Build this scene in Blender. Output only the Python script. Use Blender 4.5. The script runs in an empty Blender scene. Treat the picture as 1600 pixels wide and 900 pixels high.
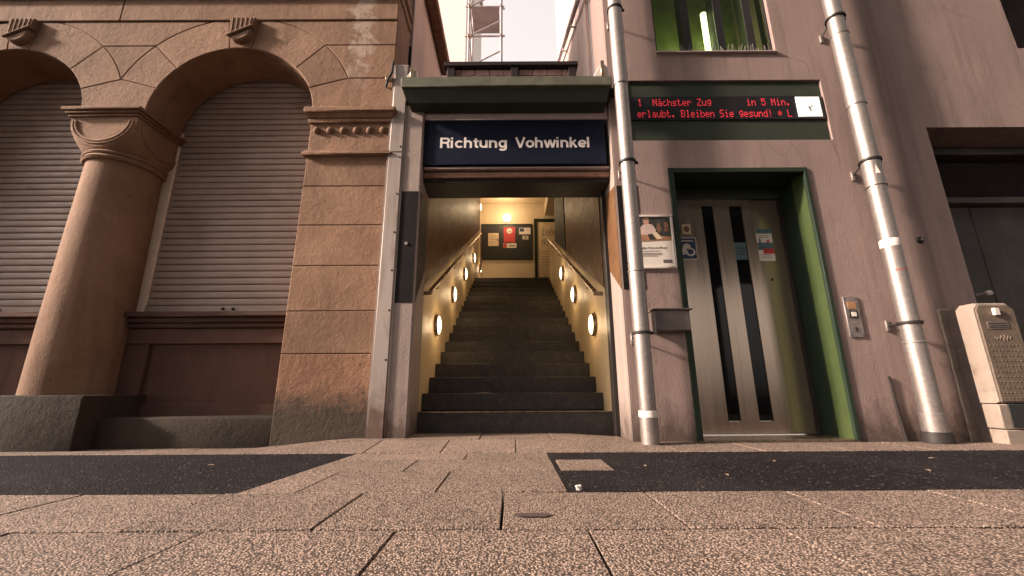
import bpy, bmesh, math, random
from math import radians as RAD, sin, cos, pi, sqrt
from mathutils import Vector, Matrix
random.seed(7)
S = bpy.context.scene
COL = S.collection

# ------------------------------------------------------------------ camera, sky, sun, exposure
cd = bpy.data.cameras.new('camera'); cam = bpy.data.objects.new('camera', cd); COL.objects.link(cam)
cd.sensor_width = 36.0; cd.lens = 36.0 * 637.0 / 1600.0; cd.clip_start = 0.02; cd.clip_end = 2000
cam.matrix_world = Matrix.Translation((0, 0, 0.38)) @ Matrix.Rotation(RAD(90 + 14.1), 4, 'X') @ Matrix.Rotation(RAD(-0.3), 4, 'Z')
S.camera = cam
SUN_AZ, SUN_EL = 77.0, 25.0            # degrees from the street normal towards the left, degrees above the horizon
sdir = Vector((-sin(RAD(SUN_AZ)) * cos(RAD(SUN_EL)), -cos(RAD(SUN_AZ)) * cos(RAD(SUN_EL)), sin(RAD(SUN_EL))))
W = bpy.data.worlds.new('World'); S.world = W; W.use_nodes = True
nt = W.node_tree; nt.nodes.clear()
sky = nt.nodes.new('ShaderNodeTexSky'); sky.sky_type = 'NISHITA'; sky.sun_disc = False
sky.sun_elevation = RAD(SUN_EL); sky.sun_rotation = math.atan2(sdir.x, sdir.y)
sky.air_density = 1.0; sky.dust_density = 4.0; sky.ozone_density = 0.6
hs = nt.nodes.new('ShaderNodeHueSaturation'); hs.inputs['Saturation'].default_value = 0.12
tint = nt.nodes.new('ShaderNodeMixRGB'); tint.blend_type = 'MULTIPLY'; tint.inputs[0].default_value = 1.0
tint.inputs[2].default_value = (1.0, 0.90, 0.84, 1)
bg = nt.nodes.new('ShaderNodeBackground'); bg.inputs[1].default_value = 0.145
wo = nt.nodes.new('ShaderNodeOutputWorld')
veil = nt.nodes.new('ShaderNodeMixRGB'); veil.blend_type = 'ADD'; veil.inputs[0].default_value = 1.0; veil.inputs[2].default_value = (1.25, 1.25, 1.25, 1)   # thin high cloud all over
nt.links.new(sky.outputs[0], veil.inputs[1]); nt.links.new(veil.outputs[0], hs.inputs['Color']); nt.links.new(hs.outputs[0], tint.inputs[1])
nt.links.new(tint.outputs[0], bg.inputs[0]); nt.links.new(bg.outputs[0], wo.inputs[0])
sl = bpy.data.lights.new('sun', 'SUN'); sl.energy = 5.0; sl.angle = RAD(4.0); sl.color = (1.0, 0.82, 0.67)
sun = bpy.data.objects.new('sun', sl); COL.objects.link(sun); sun.rotation_euler = sdir.to_track_quat('Z', 'Y').to_euler()
S.view_settings.view_transform = 'Standard'; S.view_settings.look = 'None'
S.view_settings.exposure = 1.15; S.view_settings.gamma = 1.0
S.cycles.use_denoising = True; S.cycles.max_bounces = 5; S.cycles.diffuse_bounces = 2; S.cycles.transparent_max_bounces = 8
S.cycles.sample_clamp_indirect = 6.0

# ------------------------------------------------------------------ materials
MATS = {}
def _n(t, kind, **kw):
    n = t.nodes.new(kind)
    for k, v in kw.items(): setattr(n, k, v)
    return n
def base_mat(name):
    m = bpy.data.materials.new(name); m.use_nodes = True; MATS[name] = m
    t = m.node_tree; b = t.nodes['Principled BSDF']
    return m, t, b
def mixc(t, fac, a, b, mode='MIX'):
    n = _n(t, 'ShaderNodeMixRGB', blend_type=mode)
    for i, v in ((0, fac), (1, a), (2, b)):
        if isinstance(v, (int, float)): n.inputs[i].default_value = v
        elif isinstance(v, tuple): n.inputs[i].default_value = (*v[:3], 1)
        else: t.links.new(v, n.inputs[i])
    return n.outputs[0]
def ramp(t, src, p0, p1, c0=0.0, c1=1.0):
    n = _n(t, 'ShaderNodeMapRange'); n.clamp = True
    n.inputs[1].default_value = p0; n.inputs[2].default_value = p1; n.inputs[3].default_value = c0; n.inputs[4].default_value = c1
    t.links.new(src, n.inputs[0]); return n.outputs[0]
def math_(t, op, a, b=0.0):
    n = _n(t, 'ShaderNodeMath', operation=op)
    for i, v in ((0, a), (1, b)):
        if isinstance(v, (int, float)): n.inputs[i].default_value = v
        else: t.links.new(v, n.inputs[i])
    return n.outputs[0]
def pos(t, scale=(1, 1, 1)):
    g = _n(t, 'ShaderNodeNewGeometry')
    if scale == (1, 1, 1): return g.outputs['Position']
    mp = _n(t, 'ShaderNodeMapping'); mp.inputs['Scale'].default_value = scale
    t.links.new(g.outputs['Position'], mp.inputs[0]); return mp.outputs[0]
def noise(t, p, scale, detail=4, rough=.55, dist=0):
    n = _n(t, 'ShaderNodeTexNoise'); n.inputs['Scale'].default_value = scale; n.inputs['Detail'].default_value = detail
    n.inputs['Roughness'].default_value = rough; n.inputs['Distortion'].default_value = dist
    t.links.new(p, n.inputs['Vector']); return n.outputs['Fac']
def bump(t, b, h, strength, dist):
    n = _n(t, 'ShaderNodeBump'); n.inputs['Strength'].default_value = strength; n.inputs['Distance'].default_value = dist
    t.links.new(h, n.inputs['Height']); t.links.new(n.outputs[0], b.inputs['Normal'])
def plain(name, col, rough=.6, metal=0.0, var=.12, scale=6, bmp=0.0, bscale=60, emit=0.0, dirt=None, spec=.35):
    m, t, b = base_mat(name); p = pos(t)
    f = ramp(t, noise(t, p, scale, 5, .6), .3, .7)
    c = mixc(t, f, tuple(x * (1 - var) for x in col), tuple(min(1, x * (1 + var)) for x in col))
    if dirt:
        d = ramp(t, noise(t, p, dirt[1], 6, .65, .4), .52, .68, 0, dirt[2]); c = mixc(t, d, c, dirt[0])
    t.links.new(c, b.inputs['Base Color']); b.inputs['Roughness'].default_value = rough
    b.inputs['Metallic'].default_value = metal; b.inputs['Specular IOR Level'].default_value = spec
    if rough > .2:
        r = ramp(t, noise(t, p, scale * 3, 4, .6), .25, .75, max(.05, rough - .1), min(1, rough + .1)); t.links.new(r, b.inputs['Roughness'])
    if bmp: bump(t, b, noise(t, p, bscale, 5, .6), bmp, .004)
    if emit:
        b.inputs['Emission Color'].default_value = (*col, 1); b.inputs['Emission Strength'].default_value = emit
    return m
def sandstone(name, c0, c1, stain=True, foot=None, bstr=.55):
    m, t, b = base_mat(name); p = pos(t)
    big = ramp(t, noise(t, p, 1.7, 5, .6, .3), .3, .7); c = mixc(t, big, c0, c1)
    oi = _n(t, 'ShaderNodeObjectInfo'); rv = ramp(t, oi.outputs['Random'], 0, 1, .80, 1.12)
    hv = _n(t, 'ShaderNodeHueSaturation'); t.links.new(rv, hv.inputs['Value']); t.links.new(c, hv.inputs['Color']); c = hv.outputs[0]
    fine = ramp(t, noise(t, p, 55, 4, .7), .3, .75); c = mixc(t, math_(t, 'MULTIPLY', fine, .38), c, tuple(x * .55 for x in c0))
    v = _n(t, 'ShaderNodeTexVoronoi'); v.inputs['Scale'].default_value = 7.5; t.links.new(p, v.inputs['Vector'])
    pit = ramp(t, v.outputs['Distance'], .045, .075, 1, 0)
    msk = ramp(t, noise(t, p, 2.3, 3), .5, .6); pit = math_(t, 'MULTIPLY', pit, msk)
    c = mixc(t, math_(t, 'MULTIPLY', pit, .75), c, tuple(x * .3 for x in c0))
    soot = ramp(t, noise(t, pos(t, (3, 3, .5)), 1.6, 6, .65, .5), .53, .74, 0, .55); c = mixc(t, soot, c, tuple(x * .42 for x in c0))
    sx = _n(t, 'ShaderNodeSeparateXYZ'); t.links.new(p, sx.inputs[0])
    if stain:   # pale lime run-off patch on the corner stones
        dx = math_(t, 'ABSOLUTE', math_(t, 'ADD', sx.outputs[0], 1.47))
        n1 = noise(t, p, 7, 6, .7, .6); e = math_(t, 'ADD', dx, math_(t, 'MULTIPLY', math_(t, 'SUBTRACT', n1, .5), .75))
        a = ramp(t, e, .02, .12, 1, 0); hz = ramp(t, sx.outputs[2], 3.15, 3.5); a = math_(t, 'MULTIPLY', math_(t, 'MULTIPLY', a, hz), .6)
        c = mixc(t, a, c, (.40, .32, .26))
    if foot:    # splash dirt, ragged upper edge
        e = math_(t, 'ADD', sx.outputs[2], math_(t, 'MULTIPLY', math_(t, 'SUBTRACT', noise(t, p, 7, 7, .78, .3), .5), .52))
        a = ramp(t, e, foot - .08, foot + .12, .92, 0); c = mixc(t, a, c, (.034, .026, .021))
    t.links.new(c, b.inputs['Base Color']); b.inputs['Roughness'].default_value = .88; b.inputs['Specular IOR Level'].default_value = .2
    h1 = noise(t, p, 13, 6, .74); h2 = noise(t, p, 3.2, 4, .6)
    h = math_(t, 'ADD', math_(t, 'MULTIPLY', h1, .8), math_(t, 'MULTIPLY', h2, .7)); h = math_(t, 'ADD', h, math_(t, 'MULTIPLY', noise(t, p, 95, 3, .7), .22))
    h = math_(t, 'SUBTRACT', h, math_(t, 'MULTIPLY', pit, .6)); bump(t, b, h, bstr, .020)
    return m
def stucco(name, col, dirty=True):
    m, t, b = base_mat(name); p = pos(t)
    c = mixc(t, ramp(t, noise(t, p, 1.1, 5, .6), .3, .7), tuple(x * .9 for x in col), tuple(x * 1.08 for x in col))
    c = mixc(t, ramp(t, noise(t, p, 40, 4, .7), .35, .8, 0, .18), c, tuple(x * .6 for x in col))
    st = ramp(t, noise(t, pos(t, (5, 5, .35)), 1.7, 6, .6, .3), .5, .74, 0, .6); c = mixc(t, st, c, tuple(x * .5 for x in col))
    wv = _n(t, 'ShaderNodeTexVoronoi', feature='DISTANCE_TO_EDGE'); wv.inputs['Scale'].default_value = 1.0
    wn = _n(t, 'ShaderNodeTexNoise'); wn.inputs['Scale'].default_value = 5; wn.inputs['Detail'].default_value = 5; t.links.new(p, wn.inputs['Vector'])
    wm = _n(t, 'ShaderNodeVectorMath', operation='MULTIPLY_ADD'); t.links.new(wn.outputs['Color'], wm.inputs[0]); wm.inputs[1].default_value = (.12, .12, .12); t.links.new(pos(t, (1.6, 1.6, .55)), wm.inputs[2]); t.links.new(wm.outputs[0], wv.inputs['Vector'])
    ck_ = math_(t, 'MULTIPLY', ramp(t, wv.outputs['Distance'], .001, .004, .38, 0), ramp(t, noise(t, p, 1.5, 2), .5, .6)); c = mixc(t, ck_, c, tuple(x * .3 for x in col))
    sx = _n(t, 'ShaderNodeSeparateXYZ'); t.links.new(p, sx.inputs[0])
    if dirty:
        e = math_(t, 'ADD', sx.outputs[2], math_(t, 'MULTIPLY', math_(t, 'SUBTRACT', noise(t, pos(t, (2.2, 2.2, 1)), 5, 7, .75, .5), .5), .75))
        a = ramp(t, e, .03, .34, .82, 0); c = mixc(t, a, c, (.055, .037, .030))
    t.links.new(c, b.inputs['Base Color']); b.inputs['Roughness'].default_value = .85; b.inputs['Specular IOR Level'].default_value = .22
    h1 = noise(t, p, 60, 4, .6); h2 = noise(t, p, 150, 3, .5); h3 = noise(t, p, 3.0, 3, .5)
    h = math_(t, 'ADD', math_(t, 'MULTIPLY', h1, .5), math_(t, 'MULTIPLY', h2, .25)); h = math_(t, 'ADD', h, math_(t, 'MULTIPLY', h3, 1.2))
    bump(t, b, h, .5, .012)
    return m
def aggregate(name, c_stone, c_dark, scale, dist):
    m, t, b = base_mat(name); p = pos(t)
    v = _n(t, 'ShaderNodeTexVoronoi'); v.inputs['Scale'].default_value = scale; t.links.new(p, v.inputs['Vector'])
    v2 = _n(t, 'ShaderNodeTexVoronoi'); v2.inputs['Scale'].default_value = scale * 1.9; t.links.new(p, v2.inputs['Vector'])
    sep = _n(t, 'ShaderNodeSeparateXYZ'); t.links.new(v.outputs['Color'], sep.inputs[0])
    c = mixc(t, sep.outputs[0], tuple(x * .62 for x in c_stone), tuple(min(1, x * 1.3) for x in c_stone))
    c = mixc(t, ramp(t, sep.outputs[1], .78, .9, 0, .7), c, c_dark)
    gap = ramp(t, v.outputs['Distance'], .36, .60, 0, .9); c = mixc(t, gap, c, c_dark)
    oi = _n(t, 'ShaderNodeObjectInfo'); rv = ramp(t, oi.outputs['Random'], 0, 1, .86, 1.08)
    big = math_(t, 'MULTIPLY', rv, ramp(t, noise(t, p, 2.2, 5, .6), .3, .7, .84, 1.1))
    hv = _n(t, 'ShaderNodeHueSaturation'); t.links.new(big, hv.inputs['Value']); t.links.new(c, hv.inputs['Color'])
    gr = ramp(t, noise(t, p, 1.3, 6, .7, .6), .56, .74, 0, .45)
    c = mixc(t, gr, hv.outputs[0], tuple(x * .9 for x in c_dark))
    t.links.new(c, b.inputs['Base Color']); b.inputs['Roughness'].default_value = .8; b.inputs['Specular IOR Level'].default_value = .3
    h = math_(t, 'ADD', math_(t, 'MULTIPLY', v.outputs['Distance'], -1.0), math_(t, 'MULTIPLY', v2.outputs['Distance'], -.35))
    bump(t, b, h, .85, dist)
    return m
def asphalt_mat(name):
    m, t, b = base_mat(name); p = pos(t)
    v = _n(t, 'ShaderNodeTexVoronoi'); v.inputs['Scale'].default_value = 120; t.links.new(p, v.inputs['Vector'])
    sep = _n(t, 'ShaderNodeSeparateXYZ'); t.links.new(v.outputs['Color'], sep.inputs[0])
    c = mixc(t, sep.outputs[0], (.006, .005, .006), (.019, .016, .017))
    chip = ramp(t, sep.outputs[1], .968, .99); c = mixc(t, chip, c, (.11, .09, .08))
    wr = ramp(t, noise(t, p, 1.8, 6, .7, .5), .45, .75, 0, .5); c = mixc(t, wr, c, (.034, .028, .027))
    t.links.new(c, b.inputs['Base Color']); b.inputs['Roughness'].default_value = .75; b.inputs['Specular IOR Level'].default_value = .06
    bump(t, b, math_(t, 'MULTIPLY', v.outputs['Distance'], -1.0), .7, .006)
    return m
def brushed(name, col, rough, axis=2, spangle=False, dirt=.0):
    m, t, b = base_mat(name); sc = [90, 90, 90]; sc[axis] = 1.2
    f = noise(t, pos(t, tuple(sc)), 1.0, 4, .6)
    c = mixc(t, ramp(t, f, .3, .7), tuple(x * .84 for x in col), col)
    if spangle:
        v = _n(t, 'ShaderNodeTexVoronoi'); v.inputs['Scale'].default_value = 45; t.links.new(pos(t), v.inputs['Vector'])
        sep = _n(t, 'ShaderNodeSeparateXYZ'); t.links.new(v.outputs['Color'], sep.inputs[0])
        c = mixc(t, math_(t, 'MULTIPLY', sep.outputs[0], .4), c, tuple(x * .5 for x in col))
    if dirt:
        d = ramp(t, noise(t, pos(t, (4, 4, .7)), 2.2, 6, .7, .4), .5, .7, 0, dirt); c = mixc(t, d, c, (.12, .08, .06))
        sx = _n(t, 'ShaderNodeSeparateXYZ'); t.links.new(pos(t), sx.inputs[0])
        e = math_(t, 'ADD', sx.outputs[2], math_(t, 'MULTIPLY', math_(t, 'SUBTRACT', noise(t, pos(t), 9, 6, .75, .4), .5), .7)); c = mixc(t, ramp(t, e, .12, .45, .85 if dirt > .5 else .15, 0), c, (.10, .06, .042))
    t.links.new(c, b.inputs['Base Color']); b.inputs['Metallic'].default_value = .8
    t.links.new(ramp(t, f, .2, .8, rough - .07, rough + .09), b.inputs['Roughness'])
    bump(t, b, f, .05, .002)
    return m
def emitter(name, col, strength):
    m, t, b = base_mat(name); b.inputs['Base Color'].default_value = (*[min(.8, x) for x in col], 1)
    b.inputs['Emission Color'].default_value = (*col, 1); b.inputs['Emission Strength'].default_value = strength
    return m
def thin_glass(name, tintc, gloss=.12):
    m, t, b = base_mat(name); t.nodes.remove(b)
    tr = _n(t, 'ShaderNodeBsdfTransparent'); tr.inputs[0].default_value = (*tintc, 1)
    gl = _n(t, 'ShaderNodeBsdfGlossy'); gl.inputs['Roughness'].default_value = .12; gl.inputs[0].default_value = (1.25, 1.25, 1.25, 1)
    mx = _n(t, 'ShaderNodeMixShader'); fr = _n(t, 'ShaderNodeLayerWeight'); fr.inputs[0].default_value = .5
    t.links.new(math_(t, 'ADD', math_(t, 'MULTIPLY', math_(t, 'POWER', fr.outputs['Facing'], 4.0), .6), gloss - .02), mx.inputs[0])
    t.links.new(tr.outputs[0], mx.inputs[1]); t.links.new(gl.outputs[0], mx.inputs[2])
    t.links.new(mx.outputs[0], t.nodes['Material Output'].inputs[0])
    return m
sandstone('sandstone', (.180, .100, .062), (.300, .178, .116))
sandstone('sandstone_foot', (.150, .076, .045), (.235, .125, .078), False, .31, 1.0)
sandstone('red_stone', (.075, .040, .031), (.115, .058, .044), False, None, .35)
sandstone('dark_plinth', (.026, .018, .013), (.050, .034, .023), False, None, .8)
stucco('pink_render', (.240, .170, .152))
stucco('white_render', (.27, .21, .185))
stucco('alley_render', (.46, .35, .315), False)
plain('cream_render', (.70, .60, .55), .85, bmp=.2)
aggregate('pebble_concrete', (.375, .268, .212), (.044, .029, .023), 165, .006)
asphalt_mat('asphalt')
plain('joint_earth', (.035, .027, .022), .95, bmp=.5)
plain('shutter_slat', (.29, .215, .18), .5, var=.08, scale=3, dirt=((.16, .10, .075), 2.5, .4))
plain('shutter_frame', (.62, .50, .40), .5)
brushed('galvanised', (.33, .285, .265), .52, 2, True, .35)
brushed('zinc_sheet', (.34, .28, .25), .5, 2, False, .55)
brushed('steel_door', (.40, .31, .24), .18, 2)
plain('dark_iron', (.022, .018, .017), .55, .1, spec=.2)
plain('black_paint', (.010, .008, .008), .6, var=.2, bmp=.15, bscale=40, spec=.1)
plain('moss_green', (.085, .082, .056), .75, var=.25, scale=9, dirt=((.05, .045, .03), 5, .6), bmp=.3)
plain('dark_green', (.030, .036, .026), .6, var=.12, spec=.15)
plain('frame_green', (.018, .028, .018), .5, spec=.15)
plain('reveal_green', (.040, .056, .020), .55, spec=.15)
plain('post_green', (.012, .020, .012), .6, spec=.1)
plain('navy_board', (.007, .009, .020), .5, var=.1, spec=.12)
plain('sign_white', (.62, .55, .52), .5, var=.05)
plain('fascia_pink', (.34, .26, .25), .6)
plain('stair_stone', (.034, .027, .023), .62, var=.3, scale=12, bmp=.3, bscale=50, dirt=((.10, .075, .055), 22, .4))
plain('ochre_panel', (.50, .375, .22), .55, var=.07, scale=2)
plain('brown_panel', (.105, .052, .026), .46, var=.25, scale=4)
MATS['brown_panel'].node_tree.nodes['Principled BSDF'].inputs['Specular IOR Level'].default_value = .06
plain('cream_wall', (.55, .44, .30), .7, var=.05, scale=2, bmp=.1)
plain('rail_steel', (.34, .25, .18), .3, .85)
emitter('lamp_glass', (1.0, .82, .56), 1.3)
emitter('tube_glass', (1.0, .97, .80), 2.0)
emitter('led_red', (1.0, .04, .06), .30)
emitter('clock_white', (1.0, .93, .85), .2)
plain('screen_black', (.012, .010, .012), .35)
plain('board_black', (.02, .019, .019), .5)
plain('paper_white', (.62, .54, .48), .7, var=.05)
plain('paper_cream', (.60, .46, .30), .7, var=.05)
plain('paper_red', (.42, .035, .03), .6, var=.08)
plain('paper_blue', (.02, .035, .09), .5)
plain('ink', (.03, .025, .025), .7)
plain('ink_grey', (.22, .18, .17), .7)
plain('skin_print', (.42, .24, .17), .6)
plain('shirt_print', (.5, .36, .32), .6)
plain('brown_print', (.16, .08, .05), .6, var=.4, scale=60)
plain('dark_print', (.03, .03, .025), .6, var=.6, scale=45)
plain('wood_print', (.30, .15, .08), .6, var=.2, scale=30)
plain('teal_print', (.07, .12, .14), .6, var=.3, scale=50)
plain('cabinet_paint', (.22, .172, .14), .55, var=.12, scale=5, dirt=((.11, .078, .058), 7, .7))
plain('cabinet_front', (.115, .082, .06), .7, var=.25, scale=25, bmp=.6, bscale=45, dirt=((.12, .08, .06), 11, .6))
plain('gate_metal', (.050, .041, .037), .55, var=.15, dirt=((.10, .075, .06), 3, .4))
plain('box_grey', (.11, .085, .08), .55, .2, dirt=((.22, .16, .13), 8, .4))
plain('timber', (.21, .11, .075), .75, var=.3, scale=14, bmp=.4)
plain('white_plastic', (.55, .48, .44), .4, var=.04)
plain('scaffold_steel', (.42, .34, .34), .5, .3)
plain('ledge_brick', (.36, .22, .20), .8, var=.2, scale=20, bmp=.5)
plain('coping_dark', (.022, .015, .015), .7, spec=.15)
plain('opposite_steel', (.06, .07, .06), .5)
plain('opposite_wall', (.16, .12, .10), .8)
plain('stain', (.05, .03, .03), .7, var=.3, scale=80, bmp=.8, bscale=120)
plain('leaf_dry', (.22, .15, .10), .8)
plain('litter_white', (.5, .46, .43), .7)
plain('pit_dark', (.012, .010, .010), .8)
plain('window_green', (.19, .205, .085), .6, var=.3, scale=5)
thin_glass('green_glass', (.78, .88, .62), .05)
m, t, b = base_mat('dark_glass'); b.inputs['Base Color'].default_value = (.006, .006, .006, 1); b.inputs['Roughness'].default_value = .04; b.inputs['Specular IOR Level'].default_value = .22
thin_glass('clear_glass', (.9, .9, .88), .06)

# ------------------------------------------------------------------ mesh helpers
class MB:
    def __init__(s): s.bm = bmesh.new()
    def box(s, x0, x1, y0, y1, z0, z1, b=0.0, seg=1, mi=0):
        r = bmesh.ops.create_cube(s.bm, size=1.0, matrix=Matrix.Translation(((x0+x1)/2, (y0+y1)/2, (z0+z1)/2)) @ Matrix.Diagonal((abs(x1-x0), abs(y1-y0), abs(z1-z0), 1)))
        fs = set(f for v in r['verts'] for f in v.link_faces)
        for f in fs: f.material_index = mi
        if b > 0:
            es = list(set(e for v in r['verts'] for e in v.link_edges))
            bmesh.ops.bevel(s.bm, geom=es, offset=b, segments=seg, affect='EDGES', profile=.5)
        return s
    def rings(s, rings, cap0=True, cap1=True, closed=True, mi=0):
        vs = [[s.bm.verts.new(p) for p in r] for r in rings]; n = len(rings[0])
        for a, b in zip(vs, vs[1:]):
            for i in range(n if closed else n - 1):
                j = (i + 1) % n; f = s.bm.faces.new((a[i], a[j], b[j], b[i])); f.material_index = mi
        if cap0: s.bm.faces.new(vs[0]).material_index = mi
        if cap1: s.bm.faces.new(vs[-1][::-1]).material_index = mi
        return s
    def prism(s, poly, y0, y1, ch=0.0, mi=0):      # outline in x,z ; front at y0
        rs = []
        if ch > 0: rs.append([(x, y0, z) for x, z in inset(poly, ch)]); rs.append([(x, y0 + ch * 1.1, z) for x, z in poly])
        else: rs.append([(x, y0, z) for x, z in poly])
        rs.append([(x, y1, z) for x, z in poly]); return s.rings(rs, mi=mi)
    def prismx(s, poly, x0, x1, mi=0):             # outline in y,z
        return s.rings([[(x0, y, z) for y, z in poly], [(x1, y, z) for y, z in poly]], mi=mi)
    def prismz(s, poly, z0, z1, ch=0.0, zf=None, mi=0):     # outline in x,y, top chamfered, z offset by zf
        zf = zf or (lambda x, y: 0)
        rs = [[(x, y, z0 + zf(x, y)) for x, y in poly], [(x, y, z1 - ch + zf(x, y)) for x, y in poly]]
        if ch: rs.append([(x, y, z1 + zf(x, y)) for x, y in inset(poly, ch)])
        return s.rings(rs, mi=mi)
    def cyl(s, p0, p1, r0, r1=None, seg=20, mi=0, caps=True):
        r1 = r0 if r1 is None else r1; p0 = Vector(p0); p1 = Vector(p1); d = (p1 - p0).normalized()
        u = d.orthogonal().normalized(); w = d.cross(u); an = [2*pi*i/seg for i in range(seg)]
        return s.rings([[p0 + (u*cos(a) + w*sin(a))*r0 for a in an], [p1 + (u*cos(a) + w*sin(a))*r1 for a in an]], caps, caps, mi=mi)
    def tube(s, pts, r, seg=12, mi=0):
        pts = [Vector(p) for p in pts]; rs = []; up = None
        for i, p in enumerate(pts):
            d = ((pts[min(i+1, len(pts)-1)] - p).normalized() + (p - pts[max(i-1, 0)]).normalized()).normalized()
            u = d.orthogonal().normalized() if up is None else (up - d*up.dot(d)).normalized(); up = u; w = d.cross(u)
            rs.append([p + (u*cos(2*pi*k/seg) + w*sin(2*pi*k/seg))*r for k in range(seg)])
        return s.rings(rs, mi=mi)
    def lathe(s, prof, c, seg=32, axis='Z', mi=0):
        rs = []
        for r, h in prof:
            ring = []
            for k in range(seg):
                a = 2*pi*k/seg; u, w = r*cos(a), r*sin(a)
                ring.append((c[0]+u, c[1]+w, c[2]+h) if axis == 'Z' else ((c[0]+u, c[1]+h, c[2]+w) if axis == 'Y' else (c[0]+h, c[1]+u, c[2]+w)))
            rs.append(ring)
        return s.rings(rs, mi=mi)
    def ball(s, c, r, sx=1, sy=1, sz=1, seg=12, mi=0):
        q = bmesh.ops.create_uvsphere(s.bm, u_segments=seg, v_segments=max(6, seg//2), radius=r, matrix=Matrix.Translation(c) @ Matrix.Diagonal((sx, sy, sz, 1)))
        for f in set(f for v in q['verts'] for f in v.link_faces): f.material_index = mi
        return s
    def poly3(s, pts, mi=0):
        s.bm.faces.new([s.bm.verts.new(p) for p in pts]).material_index = mi; return s
    def mesh(s, name, mats, off=(0, 0, 0), smooth=40, recalc=True):
        bm = s.bm
        if recalc: bmesh.ops.recalc_face_normals(bm, faces=bm.faces)
        bmesh.ops.translate(bm, verts=bm.verts, vec=-Vector(off))
        me = bpy.data.meshes.new(name); bm.to_mesh(me); bm.free()
        for q in ([mats] if isinstance(mats, str) else mats): me.materials.append(MATS[q])
        if smooth:
            for p in me.polygons: p.use_smooth = True
            me.set_sharp_from_angle(angle=RAD(smooth))
        return me
    def build(s, name, mats, parent=None, smooth=40, recalc=True):
        off = base_of(parent); me = s.mesh(name, mats, off, smooth, recalc)
        o = bpy.data.objects.new(name, me); COL.objects.link(o)
        if parent: o.parent = parent
        return o
def base_of(p):
    v = Vector((0, 0, 0))
    while p is not None: v = v + Vector(p.location); p = p.parent
    return v
def inset(poly, d):
    n = len(poly); ar = sum(poly[i][0]*poly[(i+1) % n][1] - poly[(i+1) % n][0]*poly[i][1] for i in range(n)); sg = 1 if ar > 0 else -1
    out = []
    for i in range(n):
        a, p, c = Vector(poly[i-1]), Vector(poly[i]), Vector(poly[(i+1) % n])
        e1 = (p - a).normalized(); e2 = (c - p).normalized()
        n1 = Vector((-e1.y, e1.x))*sg; n2 = Vector((-e2.y, e2.x))*sg
        k = max(.25, 1 + n1.dot(n2)); q = p + (n1 + n2)*(d/k); out.append((q.x, q.y))
    return out
def thing(name, label, cat, loc=(0, 0, 0), group=None):
    o = bpy.data.objects.new(name, None); COL.objects.link(o); o.location = loc; o.empty_display_size = .1
    return tag(o, label, cat, group)
def tag(o, label, cat, group=None):
    o['label'] = label; o['category'] = cat
    if group: o['group'] = group
    return o
def struct(o): o['kind'] = 'structure'; return o
def text_mb(body, size_w, cap_h, x0, zb, y, bold=.0, shear=0.0, extr=.002, mb=None):
    """letters facing the street (-Y): left edge x0, baseline zb, total width size_w, capital height cap_h"""
    cu = bpy.data.curves.new('lettering', 'FONT'); cu.body = body; cu.offset = bold; cu.shear = shear; cu.resolution_u = 4
    ob = bpy.data.objects.new('lettering_tmp', cu); COL.objects.link(ob)
    dg = bpy.context.evaluated_depsgraph_get(); dg.update()
    me = bpy.data.meshes.new_from_object(ob.evaluated_get(dg))
    bpy.data.objects.remove(ob); bpy.data.curves.remove(cu)
    co = [v.co.copy() for v in me.vertices]; xa = min(c.x for c in co); xb = max(c.x for c in co); H = .73
    mb = mb or MB(); vs = [mb.bm.verts.new((x0 + (c.x - xa)/(xb - xa)*size_w, y, zb + c.y/H*cap_h)) for c in co]
    for p in me.polygons:
        try: mb.bm.faces.new([vs[i] for i in p.vertices])
        except ValueError: pass
    bpy.data.meshes.remove(me)
    if extr:
        r = bmesh.ops.extrude_face_region(mb.bm, geom=list(mb.bm.faces))
        bmesh.ops.translate(mb.bm, verts=[g for g in r['geom'] if isinstance(g, bmesh.types.BMVert)], vec=(0, -extr, 0))
    return mb

# ------------------------------------------------------------------ ground, pavement, asphalt
def smooth(a, b, x): t = max(0, min(1, (x - a)/(b - a))); return t*t*(3 - 2*t)
def zf(x, y):
    k = smooth(2.70, 3.3, y)
    if x < -1.15: h = .034 + (-.04 - .034)*smooth(-1.15, -2.1, x)
    elif x < .3: h = .034
    else: h = .034*(1 - smooth(.3, 1.0, x))
    return h*k
g = MB().poly3([(-400, -400, -.06), (400, -400, -.06), (400, 400, -.06), (-400, 400, -.06)]).build('ground', 'joint_earth', smooth=0)
struct(g)
pv = bpy.data.objects.new('pavement', None); COL.objects.link(pv); struct(pv)
GAP = .004
def slab(poly, dz=0.0):
    P_ = inset(poly, GAP); ya, yb = min(q[1] for q in P_), max(q[1] for q in P_); P_ = [(q[0], q[1] + (.0035 if q[1] - ya < 1e-4 else (-.0035 if yb - q[1] < 1e-4 else 0))) for q in P_]
    c = MB(); c.prismz(P_, -.055, dz, .002, zf); return c.build('paving_slab', 'pebble_concrete', pv, 0)
def rect(x0, x1, y0, y1): return [(x0, y0), (x1, y0), (x1, y1), (x0, y1)]
rowsA = [(-.45, -.02, -.035), (-.02, .42, -.305), (.42, .855, -.035), (.855, 1.285, .21), (1.285, 1.722, -.035)]
for y0, y1, xo in rowsA:
    lim = 1.35 + 1.35*y1
    k0 = int((-lim - xo)/.54) - 1
    while xo + k0*.54 < lim:
        slab(rect(xo + k0*.54, xo + (k0+1)*.54, y0, y1), random.uniform(-.0035, .0015)); k0 += 1
XL0, XL1, XR = -1.075, -.985, .215
def xl(y): return XL0 + (XL1 - XL0)*(y - 1.722)/(2.745 - 1.722)
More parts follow.
